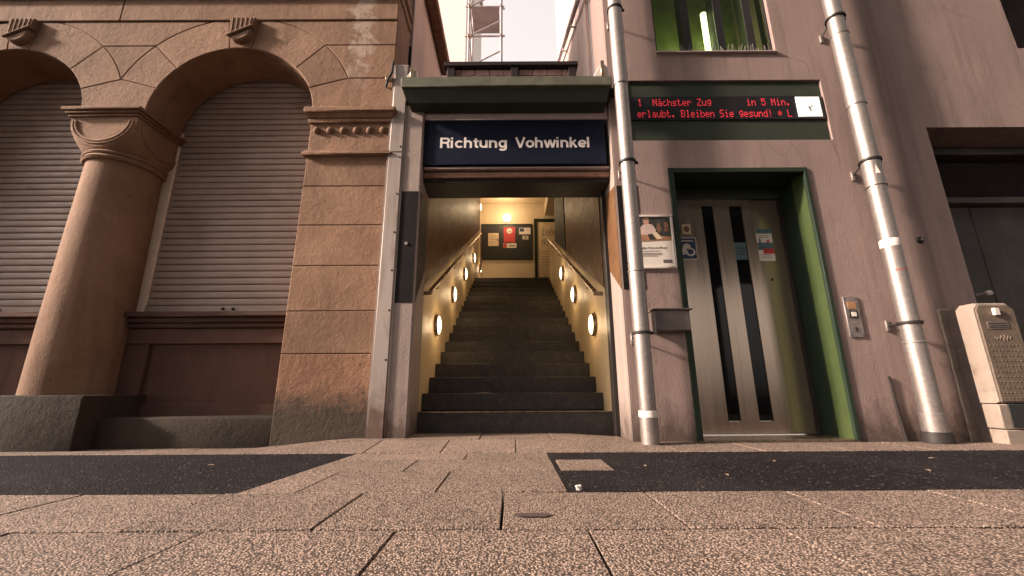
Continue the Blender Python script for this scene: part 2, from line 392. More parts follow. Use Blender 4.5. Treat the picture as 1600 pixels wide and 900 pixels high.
for y0, y1, cuts in ((1.722, 2.15, [-.845, -.302]), (2.15, 2.50, [-.54]), (2.50, 2.745, [-.28])):
    xs = [None] + cuts + [XR]
    for a, b2 in zip(xs, xs[1:]):
        if a is None: slab([(xl(y0), y0), (b2, y0), (b2, y1), (xl(y1), y1)], random.uniform(-.002, .001))
        else: slab(rect(a, b2, y0, y1), random.uniform(-.002, .001))
slab(rect(.235, .50, 2.15, 2.47), .0005)
def backrow(y0, y1, cuts):
    for a, b2 in zip(cuts, cuts[1:]):
        n = max(1, int((b2 - a)/.2)); lo = [(a + (b2-a)*i/n, y0) for i in range(n+1)]; hi = [(a + (b2-a)*i/n, y1) for i in range(n, -1, -1)]
        slab(lo + hi, random.uniform(-.0015, .001))
backrow(2.745, 3.18, [-5.6, -5.0, -4.45, -3.9, -3.35, -2.8, -2.25, -1.7, -.955, -.46, .02, .52, 1.06, 1.6, 2.15, 2.69, 3.2, 3.75, 4.3, 4.85, 5.4])
backrow(3.18, 3.62, [-5.6, -5.0, -4.5, -3.98, -3.44, -2.9, -2.36, -1.95, -1.45, -.78, -.25, .29, .90, 1.36])
def asphalt_strip(poly):
    n = MB(); n.prismz(poly, -.05, -.002, 0, None); return struct(n.build('asphalt_strip', 'asphalt', None, 0))
asphalt_strip([(-7.5, 1.722), (XL0, 1.722), (XL1, 2.745), (-7.5, 2.745)])
for poly in ([(XR, 1.722), (7.5, 1.722), (7.5, 2.15), (XR, 2.15)], [(.50, 2.15), (7.5, 2.15), (7.5, 2.47), (.50, 2.47)], [(XR, 2.47), (7.5, 2.47), (7.5, 2.745), (XR, 2.745)], [(XR, 2.15), (.235, 2.15), (.235, 2.47), (XR, 2.47)]):
    asphalt_strip(poly)
n = MB(); n.prismz(rect(-60, 60, -14, -.46), -.05, -.004); struct(n.build('road', 'asphalt', None, 0))

# ------------------------------------------------------------------ left building: sandstone arcade
A = thing('arcade_building', 'brown sandstone arcade building with round arches and closed roller shutters', 'building', (-2.65, 3.3, 0))
CX = [-2.652, -4.832]; ZS = 2.92; AI, BI, AO, BO = .781, .73, 1.16, 1.09; PX0, PX1 = -1.862, -1.125; ZT = 3.975; F0, F1 = 3.30, 3.72
ZOUT = ZS + BO*sqrt(1 - (1.09/AO)**2)
def ell(cx, a, b2, x): return ZS + b2*sqrt(max(0, 1 - ((x-cx)/a)**2))
def arc(cx, a, b2, t0, t1, n=14): return [(cx + a*cos(t0 + (t1-t0)*i/n), ZS + b2*sin(t0 + (t1-t0)*i/n)) for i in range(n+1)]
CH = .008
def stone(poly, name='stone', mat='sandstone', y0=F0, y1=F1): return MB().prism(poly, y0, y1, CH).build(name, mat, A, 30)
tJ1i, tJ2i = math.asin((3.19-ZS)/BI), math.asin((3.415-ZS)/BI); tJ1o = math.asin((ZOUT-ZS)/BO); tJ2o = math.asin((3.68-ZS)/BO)
tKi, tKo = math.acos(.105/AI), math.acos(.16/AO)
for ci, cx in enumerate(CX):
    for sgn in (1, -1):
        mir = (lambda P: P) if sgn == 1 else (lambda P: [(2*cx - x, z) for x, z in P][::-1])
        stone(mir(arc(cx, AI, BI, tJ1i, tJ2i, 8)[::-1] + arc(cx, AO, BO, tJ1o, tJ2o, 8)), 'voussoir')
        stone(mir(arc(cx, AI, BI, tJ2i, tKi, 12)[::-1] + arc(cx, AO, BO, tJ2o, tKo, 12)), 'voussoir')
    ks = stone(arc(cx, AI, BI, tKi, pi - tKi, 6)[::-1] + arc(cx, AO, BO, tKo, pi - tKo, 6)[0:1] + [(cx+.16, ZT), (cx-.16, ZT)] + arc(cx, AO, BO, tKo, pi - tKo, 6)[-1:], 'keystone')
    # carved volute on the keystone: tapering slab, slanted fillet and half-round drop
    c = MB(); c.prism([(cx-.118, ZT-.006), (cx-.100, ZT-.225), (cx+.112, ZT-.115), (cx+.135, ZT-.006)], F0-.05, F0+.02, .006)
    for q in range(5): c.cyl((cx-.085+.045*q, F0-.051, ZT-.012), (cx-.078+.042*q, F0-.051, ZT-.185+.020*q), .0055, seg=6)
    c.cyl((cx-.108, F0-.058, ZT-.232), (cx+.122, F0-.058, ZT-.112), .014, seg=10)
    ang = math.atan2(.12, .23); half = []
    for q in range(15):
        th = pi + pi*q/14; u, w = .108*cos(th), .092*sin(th); half.append((cx + .004 + u*cos(ang) - w*sin(ang), ZT - .185 + u*sin(ang) + w*cos(ang)))
    c.prism(half, F0-.055, F0+.02, .014)
    c.build('carved_bracket', 'sandstone', ks, 35)
def springer(xa, xb, left_arch, right_arch):
    P = []
    if left_arch is not None: P += [(x, z) for x, z in arc(left_arch, AI, BI, 0, tJ1i, 6)]; P += [(left_arch + AO*cos(tJ1o), ZOUT)]
    else: P += [(xa, ZS), (xa, ZOUT)]
    if right_arch is not None: P += [(2*right_arch - x, z) for x, z in arc(right_arch, AI, BI, 0, tJ1i, 6)][::-1] if left_arch is not None else [(right_arch - AO*cos(tJ1o), ZOUT)] + [(2*right_arch - x, z) for x, z in arc(right_arch, AI, BI, 0, tJ1i, 6)][::-1]
    else: P += [(xb, ZOUT), (xb, ZS)]
    Q = []
    for p in P:
        if not Q or (abs(p[0]-Q[-1][0]) + abs(p[1]-Q[-1][1])) > 1e-4: Q.append(p)
    return Q
stone(springer(0, 0, CX[1], CX[0]), 'springer_stone')
stone(springer(0, PX1, CX[0], None), 'springer_stone')
stone(springer(-7.0, 0, None, CX[1]), 'springer_stone')
XM = (CX[0] + CX[1])/2
def xo_at(cx, z, sg): return cx + sg*AO*sqrt(max(0, 1 - ((z-ZS)/BO)**2))
ZJ = 3.68
def outer(cx, za, zb, sg, n=8): return [(xo_at(cx, za + (zb-za)*i/n, sg), za + (zb-za)*i/n) for i in range(n+1)]
zk = ZS + BO*sin(tKo)
stone(outer(CX[0], ZOUT + .003, ZJ, -1) + outer(CX[1], ZJ, ZOUT + .003, 1)[:-1], 'spandrel_stone')
stone(outer(CX[0], ZJ, zk, -1) + [(CX[0]-.16, ZT), (CX[1]+.16, ZT)] + outer(CX[1], zk, ZJ, 1), 'spandrel_stone')
stone(outer(CX[0], ZOUT, ZJ, 1)[::-1] + [(PX1, ZOUT), (PX1, ZJ)], 'spandrel_stone')
stone(outer(CX[0], ZJ, zk, 1)[::-1] + [(PX1, ZJ), (PX1, ZT), (CX[0]+.16, ZT)], 'spandrel_stone')
stone(outer(CX[1], ZOUT, ZJ, -1) + [(-7.0, ZJ), (-7.0, ZOUT)], 'spandrel_stone')
stone(outer(CX[1], ZJ, zk, -1) + [(CX[1]-.16, ZT), (-7.0, ZT), (-7.0, ZJ)], 'spandrel_stone')
# frieze and upper wall
for a, b2 in ((-7.0, -3.9), (-3.9, -1.125)): stone([(a, ZT), (b2, ZT), (b2, 4.245), (a, 4.245)], 'frieze_stone', y0=F0-.012)
c = MB(); c.box(-7.0, -1.11, F0-.06, F1, 4.25, 4.36, .012); c.box(-7.0, -1.09, F0-.11, F1, 4.362, 4.47, .02); c.build('cornice', 'sandstone', A)
MB().box(-7.0, -1.125, F0+.02, F1, 4.475, 6.2).build('upper_wall', 'sandstone', A)
MB().box(-7.0, -1.13, 3.86, 6.2, -.05, 6.2).build('side_wall', 'alley_render', A)
# pilaster on the corner
zs = [-.08, .672, 1.022, 1.412, 1.781, 2.153, 2.46]
for i, (a, b2) in enumerate(zip(zs, zs[1:])):
    stone([(PX0, a), (PX1, a), (PX1, b2), (PX0, b2)], 'pilaster_stone', 'sandstone_foot' if i == 0 else 'sandstone')
stone([(PX0, 2.46), (PX1, 2.46), (PX1, 2.80), (PX0, 2.80)], 'pilaster_stone')
c = MB(); c.box(PX0-.03, PX1+.045, F0-.05, F1-.01, 2.445, 2.475, .008); c.box(PX0-.012, PX1+.02, F0-.025, F1-.01, 2.476, 2.505, .006); c.build('moulding', 'sandstone', A)
c = MB(); c.box(PX0-.015, PX1+.02, F0-.03, F1-.01, 2.79, 2.83, .008)
c.rings([[(PX0-.02, F0-.035, 2.832), (PX1+.025, F0-.035, 2.832), (PX1+.025, F1-.01, 2.832), (PX0-.02, F1-.01, 2.832)],
         [(PX0-.03, F0-.06, 2.865), (PX1+.05, F0-.06, 2.865), (PX1+.05, F1-.01, 2.865), (PX0-.03, F1-.01, 2.865)]])
c.box(PX0-.04, PX1+.065, F0-.085, F1-.01, 2.867, 2.918, .01); c.build('impost_moulding', 'sandstone', A)
for i in range(6):
    c = MB(); c.ball((-1.795 + .1225*i, F0 - .002, 2.715), .034, 1, .95, 1, 14); c.build('bead', 'sandstone', A)
# columns
def column(cx, cy=3.56):
    c = MB(); c.lathe([(.30, .36), (.298, .9), (.290, 1.6), (.276, 2.45)], (cx, cy, 0), 48); sh = c.build('column_shaft', 'red_column' if False else 'sandstone', A, 50)
    c = MB(); c.lathe([(.27, 2.43), (.298, 2.435), (.312, 2.455), (.300, 2.476), (.290, 2.480), (.306, 2.486), (.312, 2.50), (.300, 2.515), (.27, 2.518)], (cx, cy, 0), 48); c.build('neck_ring', 'sandstone', sh)
    a = .305; rs = []
    for i in range(15):
        t = i/14; z = 2.515 + (2.855 - 2.515)*t; R = .282 + (a*1.414 - .282)*(sin(min(1, t/.86)*pi/2))**.95; ring = []
        for k in range(96):
            th = 2*pi*k/96; ring.append((cx + cos(th)*min(a/max(abs(cos(th)), abs(sin(th))), R), cy + sin(th)*min(a/max(abs(cos(th)), abs(sin(th))), R), z))
        rs.append(ring)
    cap = MB().rings(rs).build('capital', 'sandstone', A, 28)
    for face in (0, 1):
        c = MB()
        for rr, pr in ((.235, .013), (.262, .009)):
            pts = []
            for k in range(25):
                th = pi + pi*k/24; u, z = rr*cos(th)*1.05, 2.80 + rr*.88*sin(th)
                pts.append((cx + u, cy - a - .001, z) if face == 0 else (cx + a + .001, cy + u, z))
            c.tube(pts, pr, 8)
        c.build('lunette_ring', 'sandstone', cap)
    c = MB(); c.box(cx-.325, cx+.325, cy-.325, cy+.30, 2.842, 2.864, .005); c.box(cx-.345, cx+.345, cy-.345, cy+.30, 2.866, 2.886, .007)
    c.box(cx-.366, cx+.366, cy-.366, cy+.30, 2.888, 2.919, .008); c.build('abacus', 'sandstone', A)
    c = MB(); c.box(cx-.55, cx+.53, 3.15, 3.95, -.12, .362, .014, 2); c.build('plinth_block', 'dark_plinth', A)
column(XM); column(XM - 2.18)
# openings: roller shutters, sill, panel, step
slat_me = None
for cx in CX:
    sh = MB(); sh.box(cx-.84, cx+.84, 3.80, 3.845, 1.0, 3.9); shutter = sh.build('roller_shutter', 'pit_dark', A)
    if slat_me is None:
        prof = [(.003, .0035), (-.002, .006), (-.005, .018), (-.006, .036), (-.005, .052), (-.002, .062), (.004, .0665), (.004, .0035)]
        slat_me = MB().rings([[(-.80, y, z) for y, z in prof], [(.80, y, z) for y, z in prof]]).mesh('slat', 'shutter_slat', (0, 0, 0), 60)
    for i in range(38):
        o = bpy.data.objects.new('slat', slat_me); COL.objects.link(o); o.parent = shutter
        o.location = Vector((cx, 3.745, 1.165 + .067*i)) - Vector(A.location)
    c = MB(); c.box(cx-.80, cx+.80, 3.728, 3.765, 1.085, 1.163, .006); bar = c.build('bottom_bar', 'shutter_slat', shutter)
    c = MB()
    for dx in (-.04, .055): c.ball((cx+dx, 3.722, 1.128), .014, 1, 1, 1, 10)
    c.build('lock_knob', 'dark_iron', shutter)
    c = MB()
    for dx in (-.52, -.12, .25): c.box(cx+dx, cx+dx+.05, 3.7255, 3.729, 1.100, 1.107)
    c.build('slot', 'pit_dark', shutter)
    for sg in (-1, 1): MB().box(*((cx-.96, cx-.772) if sg < 0 else (cx+.772, cx+.86)), 3.722, 3.795, 1.08, 3.0, .004).build('guide_rail', 'shutter_frame', A)
    c = MB(); c.box(cx-.86, cx+.80, 3.56, 3.86, 1.03, 1.078, .01); c.box(cx-.86, cx+.80, 3.60, 3.86, .985, 1.028, .008); c.box(cx-.86, cx+.80, 3.625, 3.86, .94, .983, .01); c.build('window_sill', 'red_stone', A)
    c = MB(); c.box(cx-.86, cx+.80, 3.70, 3.86, -.05, .938); pn = c.build('apron_wall', 'red_stone', A)
    xa, xb = cx-.60, cx+.74
    for q in ((cx-.86, cx+.80, .80, .936), (cx-.86, cx+.80, .17, .285), (cx-.86, xa, .287, .798), (xb, cx+.80, .287, .798)):
        MB().box(q[0], q[1], 3.655, 3.699, q[2], q[3], .006).build('panel_frame', 'red_stone', A)
    c = MB(); c.box(cx-.78, cx+.80, F0+.005, 3.70, -.12, .188, .02, 2); c.build('step', 'dark_plinth', A)
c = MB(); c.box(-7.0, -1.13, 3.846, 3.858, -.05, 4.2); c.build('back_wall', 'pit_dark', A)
# gutter beam along the alley side
c = MB(); c.box(-1.128, -.965, 4.25, 5.62, 5.36, 5.46, .02); tag(c.build('timber_beam', 'timber', None), 'brown timber beam high on the alley wall above the canopy', 'beam')

# ------------------------------------------------------------------ zinc cover strip beside the pilaster
cs = thing('cover_strip', 'tall grey sheet metal strip beside the sandstone pilaster', 'metal strip', (-1.03, 3.25, 0))
for a, b2 in ((.02, 2.47), (2.478, 3.42)):
    MB().box(-1.105, -.985, 3.268 + (.003 if a > 1 else 0), 3.279, a, b2, .004).build('sheet', 'zinc_sheet', cs)
for z in (.62, 1.02, 1.36, 1.70, 2.06, 2.42, 2.53, 3.2):
    MB().ball((-1.005, 3.268, z), .009, 1, .7, 1, 8).build('screw', 'dark_iron', cs)
MB().box(-1.124, -.98, 3.2795, 3.72, -.05, 3.42).build('backing', 'white_render', cs)

# ------------------------------------------------------------------ station building on the right
SB = thing('station_building', 'pink rendered station building with lift door and downpipes', 'building', (2.5, 3.25, 0))
WF = 3.25
def wall_holes(x0, x1, z0, z1, holes, y0, depth, mb):
    xs = sorted({x0, x1, *[h[0] for h in holes], *[h[1] for h in holes]}); zz = sorted({z0, z1, *[h[2] for h in holes], *[h[3] for h in holes]})
    inh = lambda x, z: any(h[0] < x < h[1] and h[2] < z < h[3] for h in holes)
    V = {}
    def v(x, y, z):
        k = (round(x, 5), round(y, 5), round(z, 5))
        if k not in V: V[k] = mb.bm.verts.new((x, y, z))
        return V[k]
    sol = lambda i, j: 0 <= i < len(xs)-1 and 0 <= j < len(zz)-1 and not inh((xs[i]+xs[i+1])/2, (zz[j]+zz[j+1])/2)
    y1 = y0 + depth
    for i in range(len(xs)-1):
        for j in range(len(zz)-1):
            if not sol(i, j): continue
            a, b2, c, d = xs[i], xs[i+1], zz[j], zz[j+1]
            mb.bm.faces.new((v(a, y0, c), v(b2, y0, c), v(b2, y0, d), v(a, y0, d)))
            mb.bm.faces.new((v(a, y1, d), v(b2, y1, d), v(b2, y1, c), v(a, y1, c)))
            if not sol(i-1, j): mb.bm.faces.new((v(a, y0, c), v(a, y0, d), v(a, y1, d), v(a, y1, c)))
            if not sol(i+1, j): mb.bm.faces.new((v(b2, y1, c), v(b2, y1, d), v(b2, y0, d), v(b2, y0, c)))
            if not sol(i, j-1): mb.bm.faces.new((v(a, y0, c), v(a, y1, c), v(b2, y1, c), v(b2, y0, c)))
            if not sol(i, j+1): mb.bm.faces.new((v(a, y0, d), v(b2, y0, d), v(b2, y1, d), v(a, y1, d)))
    return mb
LX0, LX1, LZ = 1.383, 2.612, 2.283
holes = [(1.40, 2.55, 3.52, 5.1), (1.04, 2.912, 2.563, 3.205), (LX0, LX1, -.06, LZ), (3.78, 6.6, -.06, 2.685), (4.88, 6.2, 3.55, 5.2)]
wall_holes(.918, 7.2, -.06, 8.0, holes, WF, .55, MB()).build('wall', 'pink_render', SB, 0)
MB().box(.87, .917, 3.83, 6.35, 2.3, 8.0).build('alley_wall', 'alley_render', SB)
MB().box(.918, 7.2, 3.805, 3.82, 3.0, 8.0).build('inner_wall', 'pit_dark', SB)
c = MB(); c.box(4.86, 6.2, 3.60, 3.63, 3.5, 5.2); c.build('upper_window', 'coping_dark', SB)
# gate at the far right
GT = thing('garage_gate', 'dark metal gate in the recess behind the utility cabinet', 'gate', (5.2, 3.6, 0))
MB().box(3.785, 6.595, 3.70, 3.79, 2.12, 2.68).build('roller_housing', 'coping_dark', GT)
MB().box(3.79, 6.59, 3.56, 3.69, 2.60, 2.675, .006).build('lintel_beam', 'gate_metal', GT)
MB().box(3.79, 6.59, 3.50, 3.69, 2.055, 2.115, .006).build('rail', 'gate_metal', GT)
for i in range(5):
    MB().box(3.80 + .56*i, 3.80 + .56*i + .552, 3.585, 3.62, .01, 2.05, .006).build('panel', 'gate_metal', GT)
c = MB(); c.cyl((4.19, 3.585, 1.19), (4.19, 3.50, 1.19), .012); c.ball((4.19, 3.49, 1.19), .03, 1.1, .8, .8, 12); c.build('knob', 'white_plastic', GT)
c = MB(); c.prismz(rect(3.785, 6.59, 3.26, 3.80), -.05, -.003); struct(c.build('gate_threshold', 'asphalt', None, 0))
# window with green glass
WN = thing('stair_window', 'green glass window above the display panel with a lit tube inside', 'window', (1.97, 3.33, 3.52))
c = MB(); c.box(1.40, 2.55, 3.78, 3.79, 3.525, 5.1); c.build('back_panel', 'window_green', WN)
for x0, x1 in ((1.403, 1.425), (1.70, 1.775), (2.03, 2.105), (2.32, 2.40), (2.535, 2.548)):
    MB().box(x0, x1, 3.285, 3.33 if x0 in (1.403, 2.525) else 3.40, 3.53, 5.09, .004).build('mullion', 'pit_dark', WN)
for x0, x1 in ((1.427, 1.699), (1.776, 2.029), (2.106, 2.319), (2.401, 2.534)):
    MB().box(x0, x1, 3.292, 3.298, 3.53, 5.09).build('pane', 'green_glass', WN)
MB().box(1.392, 2.558, 3.225, 3.40, 3.505, 3.522, .004).build('sill', 'fascia_pink', WN)
tl = thing('tube_lamp', 'bright upright fluorescent tube behind the green window glass', 'lamp', (1.988, 3.40, 3.56))
c = MB(); c.cyl((1.988, 3.40, 3.56), (1.988, 3.40, 4.14), .028, seg=16); c.build('tube', 'tube_glass', tl)
for z in (3.545, 4.14): MB().cyl((1.988, 3.40, z), (1.988, 3.40, z+.015), .03, seg=16).build('end_cap', 'white_plastic', tl)
pl = bpy.data.lights.new('tube_light', 'POINT'); pl.energy = 3.0; pl.color = (1.0, 1.0, .68); pl.shadow_soft_size = .08
po = bpy.data.objects.new('tube_light', pl); COL.objects.link(po); po.parent = tl; po.location = (0.03, .07, .30)
c = MB(); rr = random.Random(3)
for i in range(44):
    x = 1.44 + 1.08*i/43; dx, dy = rr.uniform(-.025, .025), rr.uniform(-.03, .02)
    c.cyl((x, 3.262, 3.522), (x+dx, 3.262+dy, 3.522 + rr.uniform(.06, .10)), .0013, .0008, 5)
c.box(1.43, 2.53, 3.25, 3.275, 3.5225, 3.527)
tag(c.build('bird_spikes', 'galvanised', None), 'row of thin wire bird spikes on the green window sill', 'bird spikes')
# display panel
DP = thing('train_display', 'dark green recessed panel with red LED train display and small white clock', 'display', (1.98, 3.30, 2.563))
MB().box(1.045, 2.907, 3.272, 3.36, 2.568, 3.20, .003).build('back_plate', 'dark_green', DP)
c = MB(); c.box(1.09, 2.90, 3.258, 3.2715, 2.785, 3.035, .003); c.build('screen', 'screen_black', DP)
ck = MB().box(2.645, 2.865, 3.248, 3.2575, 2.805, 3.018, .003).build('clock_face', 'clock_white', DP)
c = MB(); c.prism([(2.752, 2.912), (2.744, 2.905), (2.758, 2.862), (2.764, 2.863)], 3.244, 3.2465); c.prism([(2.756, 2.905), (2.760, 2.912), (2.785, 2.925), (2.786, 2.921)], 3.244, 3.2465); c.build('clock_hand', 'ink', ck)
G = {' ': '00000'*7, 'N': '10001 11001 10101 10101 10011 10001 10001', 'ä': '01010 00000 01110 00001 01111 10001 01111', 'a': '00000 00000 01110 00001 01111 10001 01111',
 'c': '00000 00000 01110 10000 10000 10001 01110', 'h': '10000 10000 10110 11001 10001 10001 10001', 's': '00000 00000 01111 10000 01110 00001 11110', 't': '01000 01000 11100 01000 01000 01001 00110',
 'e': '00000 00000 01110 10001 11111 10000 01110', 'r': '00000 00000 10110 11001 10000 10000 10000', 'Z': '11111 00001 00010 00100 01000 10000 11111', 'u': '00000 00000 10001 10001 10001 10011 01101',
 'g': '00000 01111 10001 10001 01111 00001 01110', 'i': '00100 00000 01100 00100 00100 00100 01110', 'n': '00000 00000 10110 11001 10001 10001 10001', '5': '11111 10000 11110 00001 00001 10001 01110',
 'M': '10001 11011 10101 10101 10001 10001 10001', '.': '00000 00000 00000 00000 00000 01100 01100', 'l': '01100 00100 00100 00100 00100 00100 01110', 'b': '10000 10000 10110 11001 10001 10001 11110',
 'B': '11110 10001 10001 11110 10001 10001 11110', 'S': '01111 10000 10000 01110 00001 00001 11110', 'd': '00001 00001 01101 10011 10001 10001 01111', '!': '00100 00100 00100 00100 00100 00000 00100',
 '*': '00000 00100 10101 01110 10101 00100 00000', 'L': '10000 10000 10000 10000 10000 10000 11111', '1': '00100 01100 00100 00100 00100 00100 01110'}
def led(s, x0, zt, px, pz):
    for k, ch in enumerate(s):
        if ch == ' ': continue
        c = MB(); bits = G[ch].replace(' ', '')
        for r in range(7):
            q = 0
            while q < 5:
                if bits[r*5+q] == '1':
                    x = x0 + (k*6 + q)*px; z = zt - r*pz
                    c.poly3([(x+px*.12, 3.2565, z-pz*.72), (x+px*.88, 3.2565, z-pz*.72), (x+px*.88, 3.2565, z), (x+px*.12, 3.2565, z)])
                q += 1
        c.build('led_character', 'led_red', DP, 0)
led('1  Nächster Zug       in 5 Min.', 1.178, 3.005, .00765, .0110)
led('erlaubt. Bleiben Sie gesund! * L', 1.165, 2.885, .00745, .0112)
# lift
LF = thing('lift_entrance', 'green framed lift doorway with brushed steel sliding doors', 'lift door', ((LX0+LX1)/2, 3.4, 0))
fw = .047
for x0, x1 in ((LX0+.001, LX0+fw), (LX1-.032, LX1-.001)): MB().box(x0, x1, WF-.014, WF+.02, .003, LZ-.001, .003).build('frame_post', 'frame_green', LF)
MB().box(LX0+fw+.001, LX1-.033, WF-.013, WF+.02, LZ-.045, LZ-.002, .003).build('frame_head', 'frame_green', LF)
MB().box(LX1-.012, LX1-.0015, WF+.021, 3.44, .003, LZ-.002).build('reveal', 'reveal_green', LF)
MB().box(LX1-.016, LX1-.0015, 3.441, 3.795, .003, LZ-.017).build('painted_shade_reveal', 'post_green', LF)  # darker green inside: the left jamb's shade is put into the colour
MB().box(LX0+.0015, LX0+.012, WF+.021, 3.795, .003, LZ-.002).build('reveal', 'reveal_green', LF)
MB().box(LX0+.013, LX1-.013, WF+.021, 3.795, LZ-.014, LZ-.002).build('reveal', 'frame_green', LF)
MB().box(LX0+.014, LX1-.014, 3.60, 3.79, 2.16, LZ-.016, .004).build('door_header', 'dark_green', LF)
def leaf(x0, x1, y, g0, g1, name):
    c = MB(); zt = 2.155
    if g0: wall_holes(x0, x1, .012, zt, [(g0, g1, .118, 2.085)], y, .03, c)
    else: c.box(x0, x1, y, y+.03, .012, zt, .002)
    o = c.build(name, 'steel_door', LF, 0)
    if g0: MB().box(g0, g1, y+.012, y+.018, .119, 2.084).build('glass_strip', 'dark_glass', o)
    return o
leaf(LX0+.016, 1.985, 3.605, 1.818, 1.925, 'door_leaf'); leaf(1.990, 2.292, 3.612, 2.085, 2.205, 'door_leaf'); leaf(2.300, 2.562, 3.63, None, None, 'side_panel')
MB().box(2.566, LX1-.014, 3.61, 3.79, .012, 2.155, .003).build('door_post', 'dark_iron', LF)
MB().box(LX0+.014, LX1-.014, WF+.03, 3.79, -.05, .006).build('threshold', 'rail_steel', LF)
MB().ball((2.40, 3.629, 1.36), .012, 1, .5, 1, 8).build('key_hole', 'dark_iron', LF)
# stickers
st = thing('lift_sticker', 'small brown square sticker at the top left of the lift door', 'sticker', (1.655, 3.603, 1.84))
MB().box(1.612, 1.692, 3.6025, 3.604, 1.80, 1.90).build('sheet', 'paper_cream', st); MB().ball((1.652, 3.602, 1.85), .026, 1.1, .06, 1.2, 9).build('print', 'brown_print', st)
st = thing('mask_sticker', 'blue pictogram sticker with white rim on the left lift door', 'sticker', (1.65, 3.603, 1.65))
MB().box(1.560, 1.728, 3.6027, 3.604, 1.548, 1.765, .0005).build('rim', 'paper_white', st)
MB().box(1.560, 1.720, 3.6012, 3.6024, 1.556, 1.757).build('sheet', 'paper_blue', st)
c = MB(); c.ball((1.665, 3.6008, 1.62), .048, 1, .02, .85, 14); c.ball((1.635, 3.6008, 1.665), .04, 1, .02, 1, 14); c.ball((1.60, 3.6008, 1.625), .03, 1, .02, 1, 12); c.build('pictogram', 'paper_white', st)
c = MB(); c.prism([(1.628, 1.655), (1.69, 1.64), (1.688, 1.605), (1.65, 1.595)], 3.5994, 3.5998); c.box(1.60, 1.70, 3.5994, 3.5998, 1.572, 1.578); c.build('pictogram_line', 'paper_blue', st)
MB().box(1.585, 1.70, 3.6004, 3.6008, 1.725, 1.735).build('text_line', 'paper_white', st)
st = thing('lift_notice', 'coloured notice sheet with white foot on the right lift panel', 'notice', (2.385, 3.61, 1.69))
yy = 3.6285
MB().box(2.315, 2.462, yy, yy+.0012, 1.54, 1.86).build('sheet', 'paper_white', st)
for x0, x1, z0, z1, mm in ((2.316, 2.461, 1.81, 1.859, 'teal_print'), (2.316, 2.461, 1.645, 1.72, 'teal_print'), (2.36, 2.461, 1.61, 1.66, 'paper_red'), (2.335, 2.35, 1.72, 1.76, 'ink'), (2.405, 2.43, 1.72, 1.745, 'paper_red')):
    MB().box(x0, x1, yy-.0012 - (.0006 if mm == 'paper_red' else 0), yy-.0004, z0, z1).build('print', mm, st)
for z in (1.785, 1.768, 1.595, 1.572): MB().box(2.33, 2.43, yy-.001, yy-.0004, z, z+.007).build('text_line', 'ink_grey', st)
st = thing('glass_notice', 'faint paper notice behind the right glass strip of the lift', 'notice', (2.145, 3.62, 1.63))
MB().box(2.09, 2.20, 3.6222, 3.6234, 1.55, 1.72).build('sheet', 'teal_print', st)
for z in (1.60, 1.63, 1.66): MB().box(2.105, 2.185, 3.6212, 3.6218, z, z+.008).build('text_line', 'ink', st)
# call panel
CP = thing('call_panel', 'narrow steel lift call panel with square button beside the green frame', 'call panel', (2.75, 3.25, .78))
MB().box(2.688, 2.806, WF-.012, WF+.004, .775, 1.105, .003).build('plate', 'galvanised', CP)
MB().box(2.712, 2.78, WF-.016, WF-.0125, 1.005, 1.065, .001).build('indicator', 'wood_print', CP)
bt = MB().box(2.712, 2.782, WF-.018, WF-.0125, .928, .992, .002).build('button', 'board_black', CP)
MB().box(2.727, 2.767, WF-.021, WF-.0185, .942, .978, .001).build('button_cap', 'paper_white', bt)
c = MB(); c.ball((2.745, WF-.014, .848), .011, 1, .8, 1, 10); c.box(2.740, 2.750, WF-.018, WF-.0125, .818, .85); c.build('key_switch', 'dark_iron', CP)
for x in (2.70, 2.794):
    for z in (.79, 1.09): MB().ball((x, WF-.0125, z), .006, 1, .6, 1, 8).build('screw', 'dark_iron', CP)
MB().box(2.715, 2.775, WF-.0135, WF-.0125, 1.078, 1.088).build('text_line', 'ink_grey', CP); MB().box(2.718, 2.765, WF-.0135, WF-.0125, .892, .898).build('text_line', 'ink_grey', CP)
# wall vent
v = thing('wall_button', 'small round dark fitting on the pink wall right of the downpipe', 'wall fitting', (3.45, 3.24, 1.595))
MB().lathe([(.001, -.022), (.020, -.02), (.030, -.008), (.032, .004)], (3.45, WF, 1.595), 20, 'Y').build('ring', 'dark_iron', v); MB().ball((3.45, WF-.022, 1.595), .012, 1, .6, 1, 10).build('core', 'galvanised', v)
# poster
PO = thing('framed_poster', 'white framed poster of a seated person beside the lift door', 'poster', (1.22, 3.25, 1.35))
for x0, x1, z0, z1 in ((1.02, 1.372, 1.352, 1.372), (1.02, 1.372, 1.812, 1.832), (1.02, 1.04, 1.373, 1.811), (1.352, 1.372, 1.373, 1.811)):
    MB().box(x0, x1, WF-.02, WF+.003, z0, z1, .003).build('frame', 'white_plastic', PO)
MB().box(1.041, 1.351, WF-.010, WF-.004, 1.373, 1.811).build('sheet', 'paper_white', PO)
yp = WF-.0115
def flat(poly, mm, k, nm='print'): MB().prism(poly, yp - .0006*k, yp - .0006*k + .0005).build(nm, mm, PO, 0)
flat([(1.042, 1.59), (1.350, 1.605), (1.350, 1.81), (1.042, 1.81)], 'dark_print', 1)
flat([(1.042, 1.59), (1.350, 1.605), (1.350, 1.632), (1.042, 1.66)], 'wood_print', 2)
flat([(1.09, 1.655), (1.20, 1.645), (1.225, 1.69), (1.20, 1.74), (1.165, 1.752), (1.12, 1.745), (1.085, 1.71)], 'shirt_print', 3)
flat([(1.145 + .026*cos(a), 1.775 + .03*sin(a)) for a in [2*pi*i/14 for i in range(14)]], 'skin_print', 4)
flat([(1.118, 1.785), (1.172, 1.785), (1.168, 1.808), (1.14, 1.81), (1.12, 1.80)], 'brown_print', 5)
